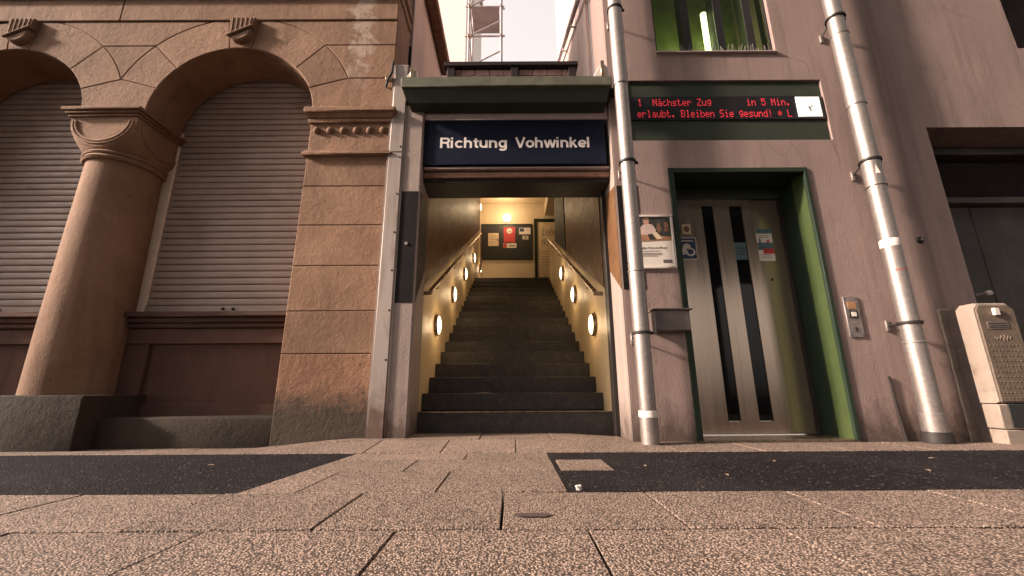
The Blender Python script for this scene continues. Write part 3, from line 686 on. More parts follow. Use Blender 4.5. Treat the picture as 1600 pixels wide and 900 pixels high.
flat([(1.165, 1.605), (1.215, 1.61), (1.19, 1.66), (1.15, 1.655)], 'ink', 5)
flat([(1.225, 1.61), (1.275, 1.615), (1.225, 1.675), (1.19, 1.665)], 'paper_cream', 6)
flat([(1.23, 1.70), (1.25, 1.66), (1.27, 1.70), (1.262, 1.75), (1.24, 1.76)], 'brown_print', 3); flat([(1.29, 1.68), (1.33, 1.68), (1.335, 1.76), (1.30, 1.77)], 'brown_print', 3)
text_mb('Magie Homeoffice!', .245, .017, 1.056, 1.528, yp-.001, .02, 0, 0).build('poster_title', 'ink', PO, 0)
for z, w in ((1.505, .19), (1.486, .20), (1.474, .20), (1.462, .16)): flat([(1.056, z), (1.056+w, z), (1.056+w, z+.004), (1.056, z+.004)], 'ink_grey', 1, 'text_line')
flat([(1.262, 1.405), (1.335, 1.405), (1.335, 1.430), (1.262, 1.430)], 'board_black', 1, 'logo_block')
for i in range(4): flat([(1.268+.0165*i, 1.411), (1.279+.0165*i, 1.411), (1.279+.0165*i, 1.424), (1.268+.0165*i, 1.424)], 'ink_grey', 2, 'logo_mark')
MB().box(1.30, 1.36, WF-.0212, WF-.0203, 1.358, 1.365).build('text_line', 'ink_grey', PO)
# downpipes
def bracket(parent, px_, py, z, wx, wz, r):
    c = MB(); c.lathe([(r+.003, -.011), (r+.012, -.009), (r+.012, .009), (r+.003, .011)], (px_, py, z), 28); c.box(px_+r-.002, px_+r+.03, py-.008, py+.008, z-.012, z+.012, .002); c.build('clamp', 'dark_iron', parent)
    c = MB(); c.cyl((px_-.3*r, py+r, z), (wx, WF-.005, wz), .007, seg=8); c.build('bracket_arm', 'dark_iron', parent)
    c = MB(); c.box(wx-.013, wx+.013, WF-.016, WF+.003, wz-.045, wz+.045, .003); c.build('wall_plate', 'galvanised', parent)
D1 = thing('downpipe', 'galvanised downpipe standing between the station entrance and the lift', 'downpipe', (.985, 3.07, 0), 'galvanised downpipes on the station facade')
p1 = (.985, 3.10)
def section(parent, x, y, z0, z1, r0, r1): MB().cyl((x, y, z0), (x, y, z1), r0, r1, 36).build('pipe_section', 'galvanised', parent)
section(D1, *p1, .0, .235, .064, .064); section(D1, *p1, .236, 1.30, .0605, .0605); section(D1, *p1, 1.301, 3.03, .060, .0595); section(D1, *p1, 3.031, 6.9, .063, .0625)
for z, h in ((.235, .05), (1.292, .012), (3.03, .014)): MB().lathe([(.06, z-h), (.0675, z-h+.003), (.0675, z-.003), (.06, z)], (*p1, 0), 32).build('collar', 'white_plastic' if z < .3 else 'galvanised', D1)
for z in (.80, 2.25, 3.86): bracket(D1, *p1, z, .955, z-.03, .06)
MB().box(.905, .985, 3.16, 3.22, 2.985, 3.055, .006).build('outlet_stub', 'dark_iron', D1)
D2 = thing('downpipe', 'galvanised downpipe on long wall brackets at right beside the utility cabinet', 'downpipe', (3.06, 3.10, 0), 'galvanised downpipes on the station facade')
p2 = (3.045, 3.10)
section(D2, *p2, .0, .205, .076, .076); section(D2, *p2, .206, .72, .068, .068); section(D2, *p2, .721, 2.02, .0645, .064); section(D2, *p2, 2.021, 2.80, .067, .0665); section(D2, *p2, 2.801, 3.55, .070, .069); section(D2, *p2, 3.551, 6.9, .066, .066)
for z, h in ((.21, .02), (.725, .016), (2.022, .014), (2.80, .016), (3.55, .014)): MB().lathe([(.066, z-h), (.0785 if z < .3 else .0735, z-h+.003), (.0785 if z < .3 else .0735, z-.003), (.066, z)], (*p2, 0), 32).build('collar', 'galvanised', D2)
for z, wz in ((.865, .865), (2.25, 2.19), (3.74, 3.66)): bracket(D2, *p2, z, 3.003, wz, .068)
c = MB(); c.lathe([(.06, 0), (.095, .004), (.09, .05), (.082, .075), (.07, .08)], (*p2, .0), 28); c.build('foot', 'dark_iron', D2)
c = MB(); c.lathe([(.0655, 1.475), (.0675, 1.48), (.0675, 1.535), (.0655, 1.54)], (*p2, 0), 32); c.build('tape', 'white_plastic', D2)
stx = text_mb('ascopi', .09, .014, 2.992, 1.275, 3.0, .02, 0, 0)
for v_ in stx.bm.verts: v_.co.y = p2[1] - sqrt(max(0, .0665**2 - (v_.co.x - p2[0])**2))
stx.build('red_lettering', 'paper_red', D2, 0)
c = MB()
for k, v_ in enumerate([(3.01, 2.16), (3.08, 2.12), (3.065, 2.20)]): pass
c.rings([[(x, p2[1] - sqrt(.069**2 - (x-p2[0])**2), z) for x, z in ((3.01, 2.105), (3.045, 2.105), (3.02, 2.19))]], True, False); c.build('white_sticker', 'white_plastic', D2, 0)
tag(MB().tube([(3.10, 3.235, .02), (3.10, 3.238, .5), (3.103, 3.24, 1.1), (3.10, 3.24, 1.35)], .007, 8).build('wall_cable', 'galvanised', None), 'thin cable on the pink wall behind the right downpipe', 'cable')
tag(MB().tube([(2.945, 3.235, .01), (2.93, 3.24, .25), (2.925, 3.238, .42), (2.918, 3.235, .47)], .009, 8).build('ground_wire', 'dark_iron', None), 'dark bent wire at the foot of the right downpipe', 'wire')
# grey box behind downpipe
BX = thing('junction_box', 'flat dark grey box with stained front beside the left downpipe', 'box', (1.22, 3.2, .83))
c = MB(); c.box(1.105, 1.385, 3.13, 3.249, .822, .982, .006); c.build('housing', 'box_grey', BX)
MB().box(1.098, 1.405, 3.115, 3.249, .984, .995, .002).build('lid', 'box_grey', BX); MB().box(1.100, 1.112, 3.128, 3.20, .80, .975, .002).build('edge_strip', 'galvanised', BX)
# utility cabinet
UC = thing('utility_cabinet', 'beige utility cabinet with dirty studded front by the dark gate', 'cabinet', (3.6, 3.12, 0))
MB().box(3.425, 3.80, 3.225, 3.246, -.02, 1.0, .006).build('back_flange', 'cabinet_paint', UC)
MB().box(3.47, 3.76, 3.11, 3.224, -.02, .985, .006).build('body', 'box_grey', UC)  # dark grey puts the shade of the inset side into the colour
c = MB(); c.prism([(3.43, .275), (3.745, .275), (3.745, .955), (3.70, .998), (3.47, .998), (3.43, .955)], 2.995, 3.109, .012); cov = c.build('cover', 'cabinet_paint', UC, 25)
MB().prism([(3.452, .285), (3.732, .285), (3.732, .945), (3.695, .978), (3.478, .978), (3.452, .945)], 2.986, 2.9945, .003).build('front_panel', 'cabinet_front', cov, 25)
stud = MB()
for i in range(9):
    for j in range(11): stud.rings([[(3.478+.028*i+dx, 2.9845, .31+.037*j+dz) for dx, dz in ((0, -.006), (.006, 0), (0, .006), (-.006, 0))], [(3.478+.028*i, 2.9815, .31+.037*j)]*4], False, False)
bmesh.ops.remove_doubles(stud.bm, verts=stud.bm.verts, dist=1e-5)
so = stud.build('stud', 'cabinet_front', cov, 0); so['kind'] = 'stuff'
MB().box(3.43, 3.745, 2.998, 3.109, .10, .268, .006).build('base_panel', 'cabinet_paint', UC); MB().box(3.437, 3.74, 3.0, 3.109, -.02, .095, .006).build('base_plinth', 'cabinet_paint', UC)
MB().box(3.49, 3.745, 2.990, 2.9975, .11, .265, .002).build('base_front', 'board_black', UC)
MB().box(3.56, 3.60, 2.962, 2.985, .90, .955, .004).build('lock', 'white_plastic', cov)
MB().box(3.50, 3.66, 2.9825, 2.9855, .80, .855, .001).build('label_plate', 'box_grey', cov)
for z in (.838, .823, .81): MB().box(3.512, 3.645, 2.981, 2.9822, z, z+.005).build('text_line', 'ink', cov)
MB().tube([(3.53 + .012*q, 2.984, .735 + .016*((-1)**q) + .008*sin(q*2.3)) for q in range(11)], .0016, 5).build('scrawl', 'cabinet_paint', cov)

# ------------------------------------------------------------------ entrance portal
EN = thing('station_entrance', 'station entrance portal with pale jambs and mossy green canopy', 'entrance', (0, 3.3, 0))
# left jamb with reveal, right reveal
c = MB(); c.prismz([(-.978, 3.285), (-.82, 3.285), (-.805, 3.30), (-.825, 3.70), (-.978, 3.70)], -.02, 2.97); c.build('left_jamb', 'white_render', EN, 0)
MB().box(.904, .9175, 3.252, 3.70, -.02, 2.97).build('right_jamb', 'white_render', EN)
MB().box(-.9795, -.97, 3.279, 3.286, .05, 2.92).build('corner_bead', 'zinc_sheet', EN)
# painted dark bands
MB().box(-.977, -.822, 3.281, 3.2845, 1.085, 2.09).build('dark_band', 'black_paint', EN)
c = MB(); c.rings([[(-.8035, 3.302, 1.085), (-.8225, 3.698, 1.50), (-.8225, 3.698, 2.12), (-.8035, 3.302, 2.09)], [(-.8075, 3.302, 1.085), (-.8265, 3.698, 1.50), (-.8265, 3.698, 2.12), (-.8075, 3.302, 2.09)]]); c.build('dark_band', 'black_paint', EN, 0)
MB().box(.9195, 1.10, WF-.0035, WF+.0005, 1.18, 2.115).build('dark_band', 'black_paint', EN)
c = MB(); c.prismx([(3.254, 1.18), (3.698, 1.52), (3.698, 2.2), (3.254, 2.115)], .9005, .9035); c.build('dark_band', 'brown_panel', EN, 0)
MB().cyl((-.90, 3.281, 1.60), (-.90, 3.272, 1.60), .016, .014, 14).build('key_switch', 'galvanised', EN)
for sg, x in ((-1, -.845), (1, .888)):
    MB().box(x-.019, x+.019, 3.60, 3.715, -.02, 2.36, .003).build('guide_rail', 'dark_iron', EN)
c = MB(); c.box(-.825, .903, 3.40, 3.715, 2.235, 2.36, .006); c.build('shutter_box', 'dark_iron', EN)
MB().box(-.81, .902, 3.37, 3.3995, 2.275, 2.325, .004).build('shutter_lip', 'timber', EN)
MB().box(-.80, .902, 3.34, 3.3995, 2.345, 2.362, .003).build('trim', 'fascia_pink', EN)
MB().box(-.804, .9035, 3.31, 3.50, 2.835, 2.975, .004).build('fascia', 'fascia_pink', EN)
MB().box(-.804, .9035, 3.40, 3.70, 2.3625, 2.834).build('lintel', 'dark_green', EN)
c = MB(); c.box(-.985, .905, 3.085, 3.62, 3.015, 3.118, .008); cano = c.build('canopy', 'moss_green', EN)
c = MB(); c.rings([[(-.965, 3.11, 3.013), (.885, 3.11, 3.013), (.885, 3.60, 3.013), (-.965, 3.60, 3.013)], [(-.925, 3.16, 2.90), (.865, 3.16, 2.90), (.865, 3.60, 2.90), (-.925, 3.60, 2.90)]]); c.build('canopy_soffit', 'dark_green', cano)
# sign
SG = thing('direction_sign', 'dark blue sign board with white lettering above the stair entrance', 'sign', (.03, 3.33, 2.37))
MB().box(-.80, .868, 3.315, 3.338, 2.372, 2.832, .004).build('board', 'navy_board', SG)
def arcp(cx, cz, rx, rz, a0, a1, n=12): return [(cx + rx*cos(RAD(a0 + (a1-a0)*i/n)), cz + rz*sin(RAD(a0 + (a1-a0)*i/n))) for i in range(n+1)]
STEM = [(.125, 0), (.125, 1.38)]; ARCH = [(.125, .45)] + arcp(.42, .575, .295, .30, 180, 0) + [(.715, 0)]
GL = {'R': (1.06, [STEM, [(.125, 1.255), (.60, 1.255)] + arcp(.60, .975, .28, .28, 90, -90) + [(.125, .695)], [(.56, .695), (.76, .58), (.82, .30), (.87, 0)]]),
 'i': (.43, [[(.125, 0), (.125, 1.0)], [(.125, 1.16), (.125, 1.38)]]), 'c': (.90, [arcp(.46, .5, .335, .385, 42, 318, 20)]), 'h': (.96, [STEM, ARCH]), 'n': (.96, [[(.125, 0), (.125, 1.0)], ARCH]),
 't': (.60, [[(.25, 1.27), (.25, .30)] + arcp(.40, .28, .15, .165, 180, 270, 5) + [(.52, .115)], [(.0, .885), (.52, .885)]]), 'u': (.96, [[(.125, 1.0)] + arcp(.42, .42, .295, .30, 180, 360) + [(.715, .55)], [(.715, 1.0), (.715, 0)]]),
 'g': (.98, [arcp(.43, .5, .305, .385, 0, 360, 24), [(.735, 1.0)] + arcp(.43, -.06, .305, .22, 0, -155, 10)]), 'V': (1.06, [[(.06, 1.38), (.50, .0)], [(.94, 1.38), (.50, .0)]]),
 'o': (.97, [arcp(.46, .5, .335, .385, 0, 360, 24)]), 'w': (1.30, [[(.08, 1.0), (.36, 0)], [(.36, 0), (.63, 1.0)], [(.63, 1.0), (.90, 0)], [(.90, 0), (1.18, 1.0)]]),
 'k': (.88, [STEM, [(.66, 1.0), (.17, .44)], [(.33, .60), (.70, 0)]]), 'e': (.95, [arcp(.46, .5, .335, .385, 0, 315, 22), [(.13, .47), (.795, .47)]]), 'l': (.43, [STEM])}
def ribbon(pts, t):
    P_ = [Vector(p) for p in pts]; L_, R_ = [], []
    for i, p in enumerate(P_):
        d0 = (p - P_[i-1]).normalized() if i else (P_[1] - p).normalized(); d1 = (P_[i+1] - p).normalized() if i < len(P_)-1 else d0
        if i == 0 or i == len(P_)-1:
            if (P_[0] - P_[-1]).length < 1e-4: d0 = (P_[-1] - P_[-2]).normalized(); d1 = (P_[1] - P_[0]).normalized()
        n0 = Vector((-d0.y, d0.x)); n1 = Vector((-d1.y, d1.x)); m_ = (n0 + n1)/max(.5, 1 + n0.dot(n1)); L_.append(p + m_*t/2); R_.append(p - m_*t/2)
    return L_, R_
def sign_word(word, x0, x1, zb, cap, y):
    tot = sum(GL[ch][0] for ch in word) - .18; kx = (x1 - x0)/tot; kz = cap/1.38; x = x0
    for ch in word:
        c = MB()
        for q, pts in enumerate(GL[ch][1]):
            L_, R_ = ribbon(pts, .235); yy = y - .0012 - .0003*q
            for k in range(len(L_)-1):
                c.poly3([(x + v.x*kx, yy, zb + v.y*kz) for v in (L_[k], R_[k], R_[k+1], L_[k+1])])
        bmesh.ops.remove_doubles(c.bm, verts=c.bm.verts, dist=1e-5)
        r = bmesh.ops.extrude_face_region(c.bm, geom=list(c.bm.faces)); bmesh.ops.translate(c.bm, verts=[g_ for g_ in r['geom'] if isinstance(g_, bmesh.types.BMVert)], vec=(0, .0008, 0))
        c.build('letter', 'sign_white', SG, 0); x += GL[ch][0]*kx
sign_word('Richtung', -.655, -.045, 2.54, .108, 3.3148); sign_word('Vohwinkel', .040, .718, 2.54, .108, 3.3148)
# ledge and things on the canopy roof
LG = thing('roof_ledge', 'low brick ledge with dark coping on top of the green canopy', 'ledge', (0, 3.4, 3.12))
MB().box(-.66, .665, 3.37, 3.55, 3.50, 3.545, .004).build('coping', 'coping_dark', LG)
for x in (-.63, .0, .57): MB().box(x, x+.075, 3.385, 3.50, 3.12, 3.499, .004).build('post', 'coping_dark', LG)
MB().box(-.64, .655, 3.505, 3.54, 3.12, 3.40).build('backing', 'joint_earth', LG)
for r in range(5):
    for k in range(9):
        a = -.64 + k*.144 + (.072 if r % 2 else 0); b2 = min(a + .138, .652)
        MB().box(a, b2, 3.42, 3.504, 3.125+.074*r, 3.193+.074*r, .004).build('brick', 'ledge_brick', LG)
for x, lab in ((.825, 'white rounded bracket plate with dark stem on the right canopy end'), (-.895, 'small white bracket plate on the left canopy end')):
    o = thing('roof_bracket', lab, 'bracket', (x, 3.3, 3.12)); w = .085 if x > 0 else .06; h = .15 if x > 0 else .10
    MB().prism([(x-w, 3.119), (x+w*.8, 3.119), (x+w*.75, 3.119+h*.7), (x+w*.3, 3.119+h), (x-w*.1, 3.119+h*.95), (x-w*.6, 3.119+h*.45)], 3.11, 3.135, .005).build('plate', 'white_plastic', o)
    MB().box(x-.012, x+.02, 3.09, 3.109, 3.119, 3.119+h*1.12, .003).build('stem', 'rail_steel', o)
o = thing('cable_end', 'rusty dark cable clamp on the sandstone corner beside the canopy', 'cable clamp', (-1.15, 3.25, 3.2))
c = MB(); c.tube([(-1.19, 3.29, 3.18), (-1.16, 3.25, 3.24), (-1.13, 3.25, 3.30), (-1.125, 3.26, 3.44)], .012, 8); c.build('cable', 'dark_iron', o); MB().box(-1.185, -1.12, 3.245, 3.285, 3.225, 3.275, .004).build('clamp', 'rail_steel', o)

# ------------------------------------------------------------------ staircase and its hall
ST = thing('staircase', 'dark stone staircase rising through the entrance to the platform', 'stairs', (0, 3.72, 0))
NS = 18; Y0, TR, RI, Z1 = 3.72, .317, .16, .196
for i in range(NS):
    zt = Z1 + RI*i; y = Y0 + TR*i; c = MB()
    c.box(-.868, .868, y, y + TR + .02 if i < NS-1 else 11.2, (-.03 if i == 0 else zt - RI + .001), zt, .006)
    c.build('step', 'stair_stone', ST)
    if i == 0: MB().box(-.866, .866, y-.004, y+.03, zt+.0005, zt+.004).build('nosing', 'rail_steel', ST)
HL = thing('stair_hall', 'warmly lit stair hall with ochre side panels and brown lacquered walls', 'stairwell', (0, 7.4, 0))
nz = lambda y: Z1 + .505*(y - Y0)
bl = lambda y: 1.50 + .497*(y - 4.1)
MB().prismx([(3.715, -.03), (11.3, -.03), (11.3, 5.9), (9.6, 5.9), (3.715, 3.0)], -1.10, -.905).build('left_wall', 'cream_wall', HL, 0)
MB().prismx([(3.725, -.03), (9.3, -.03), (11.2, 2.6), (11.2, bl(10.6)), (10.6, bl(10.6)), (3.725, bl(3.725))], -.9045, -.87).build('ochre_panel', 'ochre_panel', HL, 0)
MB().prismx([(3.725, bl(3.725)+.004), (10.35, bl(10.35)+.004), (10.35, bl(10.35)+.98), (3.725, bl(3.725)+1.02)], -.9045, -.862).build('brown_panel', 'brown_panel', HL, 0)
MB().prismx([(3.715, -.03), (7.7, -.03), (7.7, 4.95), (3.715, 3.0)], .905, .9175 + .15).build('right_wall', 'cream_wall', HL, 0)
MB().prismx([(3.725, -.03), (9.0, -.03), (9.0, nz(9.0)+.85), (7.65, bl(7.65)), (3.725, bl(3.725))], .87, .9045).build('ochre_panel', 'ochre_panel', HL, 0)
MB().prismx([(3.725, bl(3.725)+.004), (6.15, bl(6.15)+.004), (6.15, bl(6.15)+1.12), (3.725, bl(3.725)+.98)], .862, .9045).build('brown_panel', 'brown_panel', HL, 0)
MB().prismx([(6.16, bl(6.16)+.004), (7.60, bl(7.60)+.004), (7.35, 4.7), (6.16, 4.15)], .852, .9045).build('green_post', 'post_green', HL, 0)
MB().prismx([(3.72, 2.95), (9.62, 5.79), (9.62, 5.95), (3.72, 3.11)], -.905, .905).build('sloped_ceiling', 'cream_wall', HL, 0)
MB().box(-1.1, 3.0, 9.62, 11.4, 5.79, 5.95).build('landing_ceiling', 'cream_wall', HL)
MB().box(-1.1, 3.0, 11.2, 11.4, 2.5, 5.789).build('back_wall', 'cream_wall', HL)
MB().box(.92, 3.0, 7.7, 11.2, 2.6, 2.916).build('side_landing', 'stair_stone', HL)
MB().box(.92, 3.0, 7.6, 7.69, 2.6, 5.95).build('side_return', 'cream_wall', HL); MB().box(3.0, 3.1, 7.6, 11.4, 2.5, 5.95).build('side_end', 'cream_wall', HL)
MB().box(.906, 3.0, 7.7, 9.62, 5.79, 5.95).build('side_ceiling', 'cream_wall', HL)
MB().box(.98, 1.28, 7.75, 11.2, 5.40, 5.789).build('ceiling_beam', 'cream_wall', HL)
MB().box(-1.12, 3.1, 9.0, 12.6, 5.955, 6.06).build('roof_slab', 'coping_dark', HL)
MB().prismx([(3.75, 3.115), (8.99, 5.65), (8.99, 5.75), (3.75, 3.2)], -1.11, .865).build('sloped_roof', 'coping_dark', HL, 0)
MB().box(-1.12, 3.1, 11.41, 12.6, -.03, 5.95).build('rear_core', 'cream_render', HL)
# handrails
def handrail(sg, y0, y1, label, post):
    H = thing('handrail', label, 'handrail', (sg*.79, y0, bl(y0) - .06), 'handrails along the stairs'); x = sg*.79; z = lambda y: bl(y) - .05
    MB().tube([(sg*.86, y0-.02, z(y0)-.03), (x, y0-.02, z(y0)-.03), (x, y0, z(y0)), (x, y1, z(y1))], .021, 12).build('rail', 'rail_steel', H)
    y = y0 + .35
    while y < y1:
        MB().tube([(x, y, z(y)-.02), (x, y, z(y)-.07), (sg*.868, y, z(y)-.08)], .009, 8).build('bracket', 'rail_steel', H); y += 1.15
    if post: MB().tube([(x, y1, z(y1)), (x, y1+.03, z(y1)-.05), (x, y1+.05, z(y1)-.98)], .02, 10).build('end_post', 'rail_steel', H)
handrail(-1, 3.85, 9.9, 'brown metal handrail along the left stair wall', True)
handrail(1, 3.80, 8.3, 'brown metal handrail along the right stair wall', False)
# bulkhead lamps
rim_me = MB().lathe([(.112, 0), (.121, .006), (.121, .03), (.116, .038), (.110, .036)], (0, 0, 0), 28, 'X').mesh('rim', 'rail_steel')
gl_me = MB().lathe([(.110, .034), (.090, .047), (.05, .056), (.003, .058)], (0, 0, 0), 28, 'X').mesh('lamp_glass', 'lamp_glass')
def bulkhead(sg, y, z, label, e=2.4, x=.87):
    L = thing('bulkhead_lamp', label, 'wall lamp', (sg*x, y, z), 'round wall lamps along the stairs'); L.rotation_euler = (0, 0, 0 if sg < 0 else pi)
    for nm, me in (('rim', rim_me), ('glass', gl_me)):
        o = bpy.data.objects.new(nm, me); COL.objects.link(o); o.parent = L
    l = bpy.data.lights.new('lamp_light', 'POINT'); l.energy = e; l.color = (1.0, .70, .40); l.shadow_soft_size = .09
    lo = bpy.data.objects.new('lamp_light', l); COL.objects.link(lo); lo.parent = L; lo.location = (.16, 0, 0)
names = ['lowest', 'second lowest', 'third', 'fourth']
for (y, z), n_ in zip(((4.607, 1.106), (5.80, 1.745), (7.11, 2.435), (8.68, 3.259)), names): bulkhead(-1, y, z, f'lit round wall lamp, {n_} on the left stair wall')
bulkhead(-1, 10.45, 3.54, 'lit round wall lamp low on the left landing wall behind the stairs')
for y, z, n_ in ((4.271, 1.051, 'lowest'), (5.455, 1.655, 'second lowest'), (6.649, 2.303, 'highest')): bulkhead(1, y, z, f'lit round wall lamp, {n_} on the right stair wall')
bulkhead(-1, 10.6, 5.40, 'lit wall lamp high on the left landing wall', 1.2, .905); bulkhead(-1, 8.8, 5.16, 'lit wall lamp at the upper left under the lintel', 1.2, .905); bulkhead(-1, 7.35, 4.36, 'lit wall lamp above the brown panel nearest the lintel', 1.2, .905)
BL = thing('globe_lamp', 'glowing round lamp on the landing wall above the notice board', 'wall lamp', (-.14, 11.15, 5.32))
MB().lathe([(.10, 0), (.125, -.01), (.125, -.05), (.10, -.085), (.05, -.105), (.003, -.11)], (-.14, 11.2, 5.32), 24, 'Y').build('glass', 'lamp_glass', BL); MB().cyl((-.14, 11.199, 5.32), (-.14, 11.185, 5.32), .135, seg=24).build('base', 'white_plastic', BL)
l = bpy.data.lights.new('globe_light', 'POINT'); l.energy = 16; l.color = (1.0, .72, .43); l.shadow_soft_size = .12
lo = bpy.data.objects.new('globe_light', l); COL.objects.link(lo); lo.parent = BL; lo.location = (0, -.55, .05)
# notice board and papers
NB = thing('notice_board', 'black notice board on the landing wall at the stair top', 'notice board', (-.14, 11.18, 4.05))
MB().box(-.895, .605, 11.165, 11.198, 4.05, 5.10, .004).build('panel', 'board_black', NB)
for x0, x1, z0, z1 in ((-.90, .61, 5.101, 5.125), (-.90, .61, 4.025, 4.049)): MB().box(x0, x1, 11.155, 11.198, z0, z1, .003).build('frame', 'frame_green', NB)
def sheet(name, label, cat, x0, x1, z0, z1, mm, extra=()):
    o = thing(name, label, cat, ((x0+x1)/2, 11.16, z0)); MB().box(x0, x1, 11.158, 11.1645, z0, z1, .001).build('sheet', mm, o)
    for q in extra: MB().box(q[0], q[1], 11.1545 - q[5] if len(q) > 5 else 11.1545, 11.1575 - (q[5] if len(q) > 5 else 0), q[2], q[3]).build('print', q[4], o)
    return o
sheet('notice_paper', 'yellowed paper at the left of the black notice board', 'notice', -.686, -.384, 4.44, 4.84, 'paper_cream', [(-.65, -.44, 4.76, 4.775, 'ink_grey'), (-.65, -.42, 4.70, 4.712, 'ink_grey'), (-.65, -.44, 4.64, 4.652, 'ink_grey'), (-.65, -.46, 4.56, 4.572, 'ink_grey'), (-.43, -.40, 4.60, 4.66, 'ink')])
rp = sheet('red_poster', 'red poster with a white emblem in the middle of the notice board', 'poster', -.235, .10, 4.545, 5.02, 'paper_red')
c = MB(); c.lathe([(.085, 0), (.075, -.003)], (-.065, 11.157, 4.90), 18, 'Y'); c.build('emblem', 'paper_white', rp); MB().box(-.11, -.02, 11.151, 11.1535, 4.89, 4.91).build('emblem_bar', 'paper_red', rp)
sheet('info_strip', 'white strip with red mark under the red poster', 'notice', -.254, .136, 4.38, 4.52, 'paper_white', [(-.25, -.14, 4.39, 4.51, 'paper_red'), (-.08, .10, 4.43, 4.47, 'ink_grey')])
sheet('photo_notice', 'white and blue sheet at the top right of the notice board', 'notice', .216, .552, 4.80, 5.0, 'paper_white', [(.23, .36, 4.88, 4.985, 'paper_blue'), (.39, .53, 4.95, 4.96, 'ink_grey'), (.39, .53, 4.90, 4.91, 'ink_grey')])
sheet('small_sticker', 'small pale pictogram sticker below the white and blue sheet', 'sticker', .30, .50, 4.62, 4.765, 'ink_grey', [(.33, .47, 4.65, 4.73, 'paper_white'), (.37, .43, 4.67, 4.71, 'ink', .004)])
# roll-up banner with handwriting
BN = thing('info_banner', 'tall framed text panel with handwritten heading on the stair landing', 'banner', (1.1, 11.15, 3.0))
for x0, x1, z0, z1 in ((.655, .735, 3.1, 5.17), (1.70, 1.78, 3.1, 5.17), (.655, 1.78, 5.171, 5.26)): MB().box(x0, x1, 11.10, 11.19, z0, z1, .004).build('frame', 'frame_green', BN)
MB().box(.736, 1.699, 11.13, 11.17, 3.1, 5.17).build('panel', 'paper_cream', BN)
text_mb('Liebe', .42, .26, .88, 4.74, 11.128, -.012, .35, 0).build('handwriting', 'ink', BN, 0); text_mb('Wuppertaler', .80, .25, .86, 4.42, 11.128, -.012, .35, 0).build('handwriting', 'ink', BN, 0)
for i in range(10): MB().box(.84, 1.60 - .06*(i % 3), 11.126, 11.129, 4.26 - .085*i, 4.275 - .085*i).build('text_line', 'ink_grey', BN)
text_mb('Eure Stadt', .62, .16, .88, 3.38, 11.128, -.012, .35, 0).build('handwriting', 'ink', BN, 0)

# ------------------------------------------------------------------ alley behind: wall rail, scaffold, rear house
AR = thing('wall_handrail', 'sloping metal rail fixed to the pale alley wall above the canopy', 'handrail', (.8, 4.2, 5.2))
MB().cyl((.80, 3.7, 4.80), (.80, 6.2, 5.97), .03, seg=12).build('rail', 'scaffold_steel', AR)
for y in (4.4, 5.15, 6.0): MB().tube([(.80, y, 4.80+.468*(y-3.7)-.02), (.80, y, 4.80+.468*(y-3.7)-.08), (.869, y, 4.80+.468*(y-3.7)-.08)], .012, 8).build('bracket', 'scaffold_steel', AR)
SC = thing('scaffold_tower', 'thin lattice scaffold tower against the bright sky behind the roof', 'scaffold', (-.75, 9.9, 6.06))
sx0, sx1, sy0, sy1 = -1.20, -.28, 9.5, 10.5
for x in (sx0, sx1):
    for y in (sy0, sy1): MB().cyl((x, y, 6.06), (x, y, 13.6), .03, seg=8).build('upright', 'scaffold_steel', SC)
for k in range(7):
    z = 7.0 + 1.05*k
    for y in (sy0, sy1): MB().cyl((sx0-.1, y, z), (sx1+.1, y, z), .024, seg=8).build('ledger', 'scaffold_steel', SC)
    for x in (sx0, sx1): MB().cyl((x, sy0-.1, z), (x, sy1+.1, z), .024, seg=8).build('ledger', 'scaffold_steel', SC)
    MB().cyl((sx0, sy0, z), (sx1, sy0, z+.55), .022, seg=8).build('brace', 'scaffold_steel', SC)
    if k % 2 == 0: MB().box(sx0+.05, sx1-.05, sy0+.05, sy1-.05, z+.03, z+.07, .004).build('platform', 'scaffold_steel', SC)
    MB().box(sx0-.03, sx0+.09, sy0-.05, sy0+.04, z-.05, z+.06, .008).build('coupler', 'rail_steel', SC)
RH = thing('rear_house', 'pale cream house wall rising behind the alley', 'house', (-3.5, 14, 0))
MB().box(-6.5, -1.75, 13.0, 20, -.05, 22).build('wall', 'cream_render', RH)
c = MB(); c.box(-6.7, -1.6, 12.85, 20.2, 22.0, 22.35, .03); c.build('eaves', 'cream_render', RH)

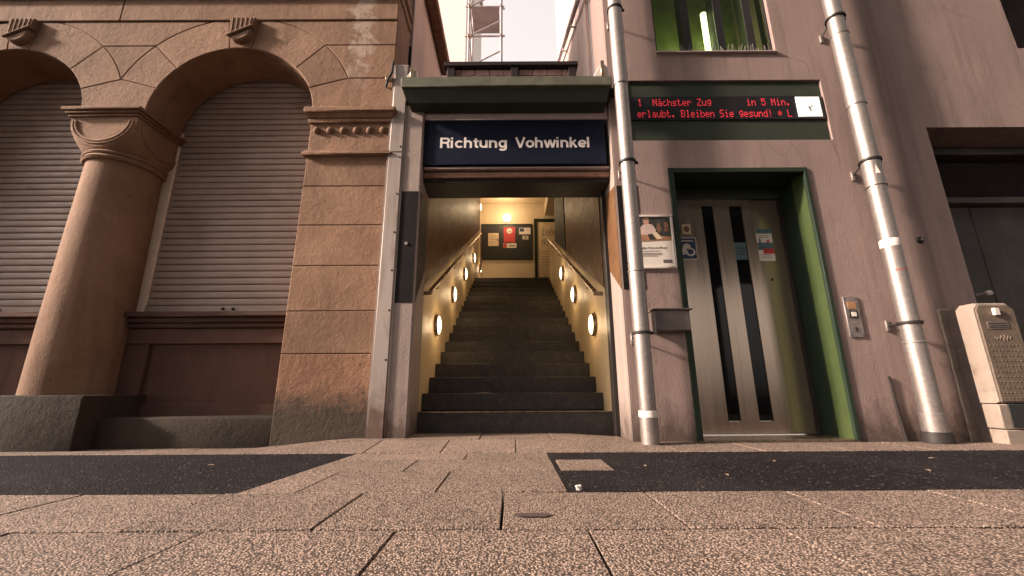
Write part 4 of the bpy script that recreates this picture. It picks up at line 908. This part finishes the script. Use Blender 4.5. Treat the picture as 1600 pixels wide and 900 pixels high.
# ------------------------------------------------------------------ litter
c = MB(); rr = random.Random(5)
c.ball((.258, 1.745, .008), .011, 1.2, .9, .8, 8)
for v_ in c.bm.verts: v_.co += Vector((rr.uniform(-.005, .005), rr.uniform(-.004, .004), rr.uniform(-.003, .005)))
tag(c.build('paper_scrap', 'litter_white', None, 0), 'crumpled white paper scrap at the asphalt edge', 'litter')
spots = [(-1.62, 2.35, 'leftmost of all, on the left asphalt strip'), (.68, 2.26, 'nearest to the single slab in the right asphalt strip'), (.98, 2.02, 'second from the single slab in the right asphalt strip'),
         (1.42, 2.38, 'in front of the left lift door'), (1.98, 2.10, 'right of the lift on the asphalt'), (2.35, 2.45, 'rightmost of all, in front of the right downpipe')]
for x, y, w_ in spots:
    c = MB(); a = rr.uniform(0, pi); L = rr.uniform(.012, .026)
    c.rings([[(x + L*cos(a)*u - .006*sin(a)*w, y + L*sin(a)*u + .006*cos(a)*w, .004*(1-abs(u)) + h) for u, w in ((-1, 0), (-.3, -1), (.5, -.8), (1, 0), (.4, .9), (-.4, .8))] for h in (0, .0015)])
    tag(c.build('dry_leaf', 'leaf_dry', None, 0), 'tiny dry leaf, ' + w_, 'leaf', 'dry leaves on the asphalt')

# ------------------------------------------------------------------ across the street, behind the camera: it shades the facade and shows in the steel and glass
EL = thing('elevated_station', 'dark steel elevated railway deck across the street', 'railway deck', (0, -8, 0))
MB().box(-45, 45, -13, -4.6, 5.6, 6.0, .03).build('deck', 'opposite_steel', EL)
for y in (-13.0, -4.7): MB().box(-45, 45, y - (.3 if y > -10 else -.3), y + (-.1 if y > -10 else .5), 6.01, 7.1, .03).build('parapet', 'opposite_steel', EL)
MB().box(-13, 45, -12.9, -4.9, 6.01, 15.0, .05).build('sky_blocker', 'opposite_steel', EL)  # unseen block added on the deck to cut sky light from front and right
for k in range(9):
    x = -40 + 10*k
    MB().box(x-.2, x+.2, -12.9, -12.5, -.05, 5.59, .02).build('pillar', 'opposite_steel', EL)
    MB().box(x-.15, x+.15, -12.9, -4.7, 5.2, 5.59, .02).build('crossbeam', 'opposite_steel', EL)
c = MB(); rr = random.Random(11)
pts = [(.066 + (.058 + rr.uniform(-.012, .012))*cos(2*pi*k/22)*(1.2 if cos(2*pi*k/22) < 0 else .95), 1.412 + (.020 + rr.uniform(-.005, .005))*sin(2*pi*k/22)) for k in range(22)]
c.poly3([(x, y, .0022) for x, y in pts]); tag(c.build('oil_stain', 'stain', None, 0), 'dark oval stain on the slab in front of the stairs', 'stain')
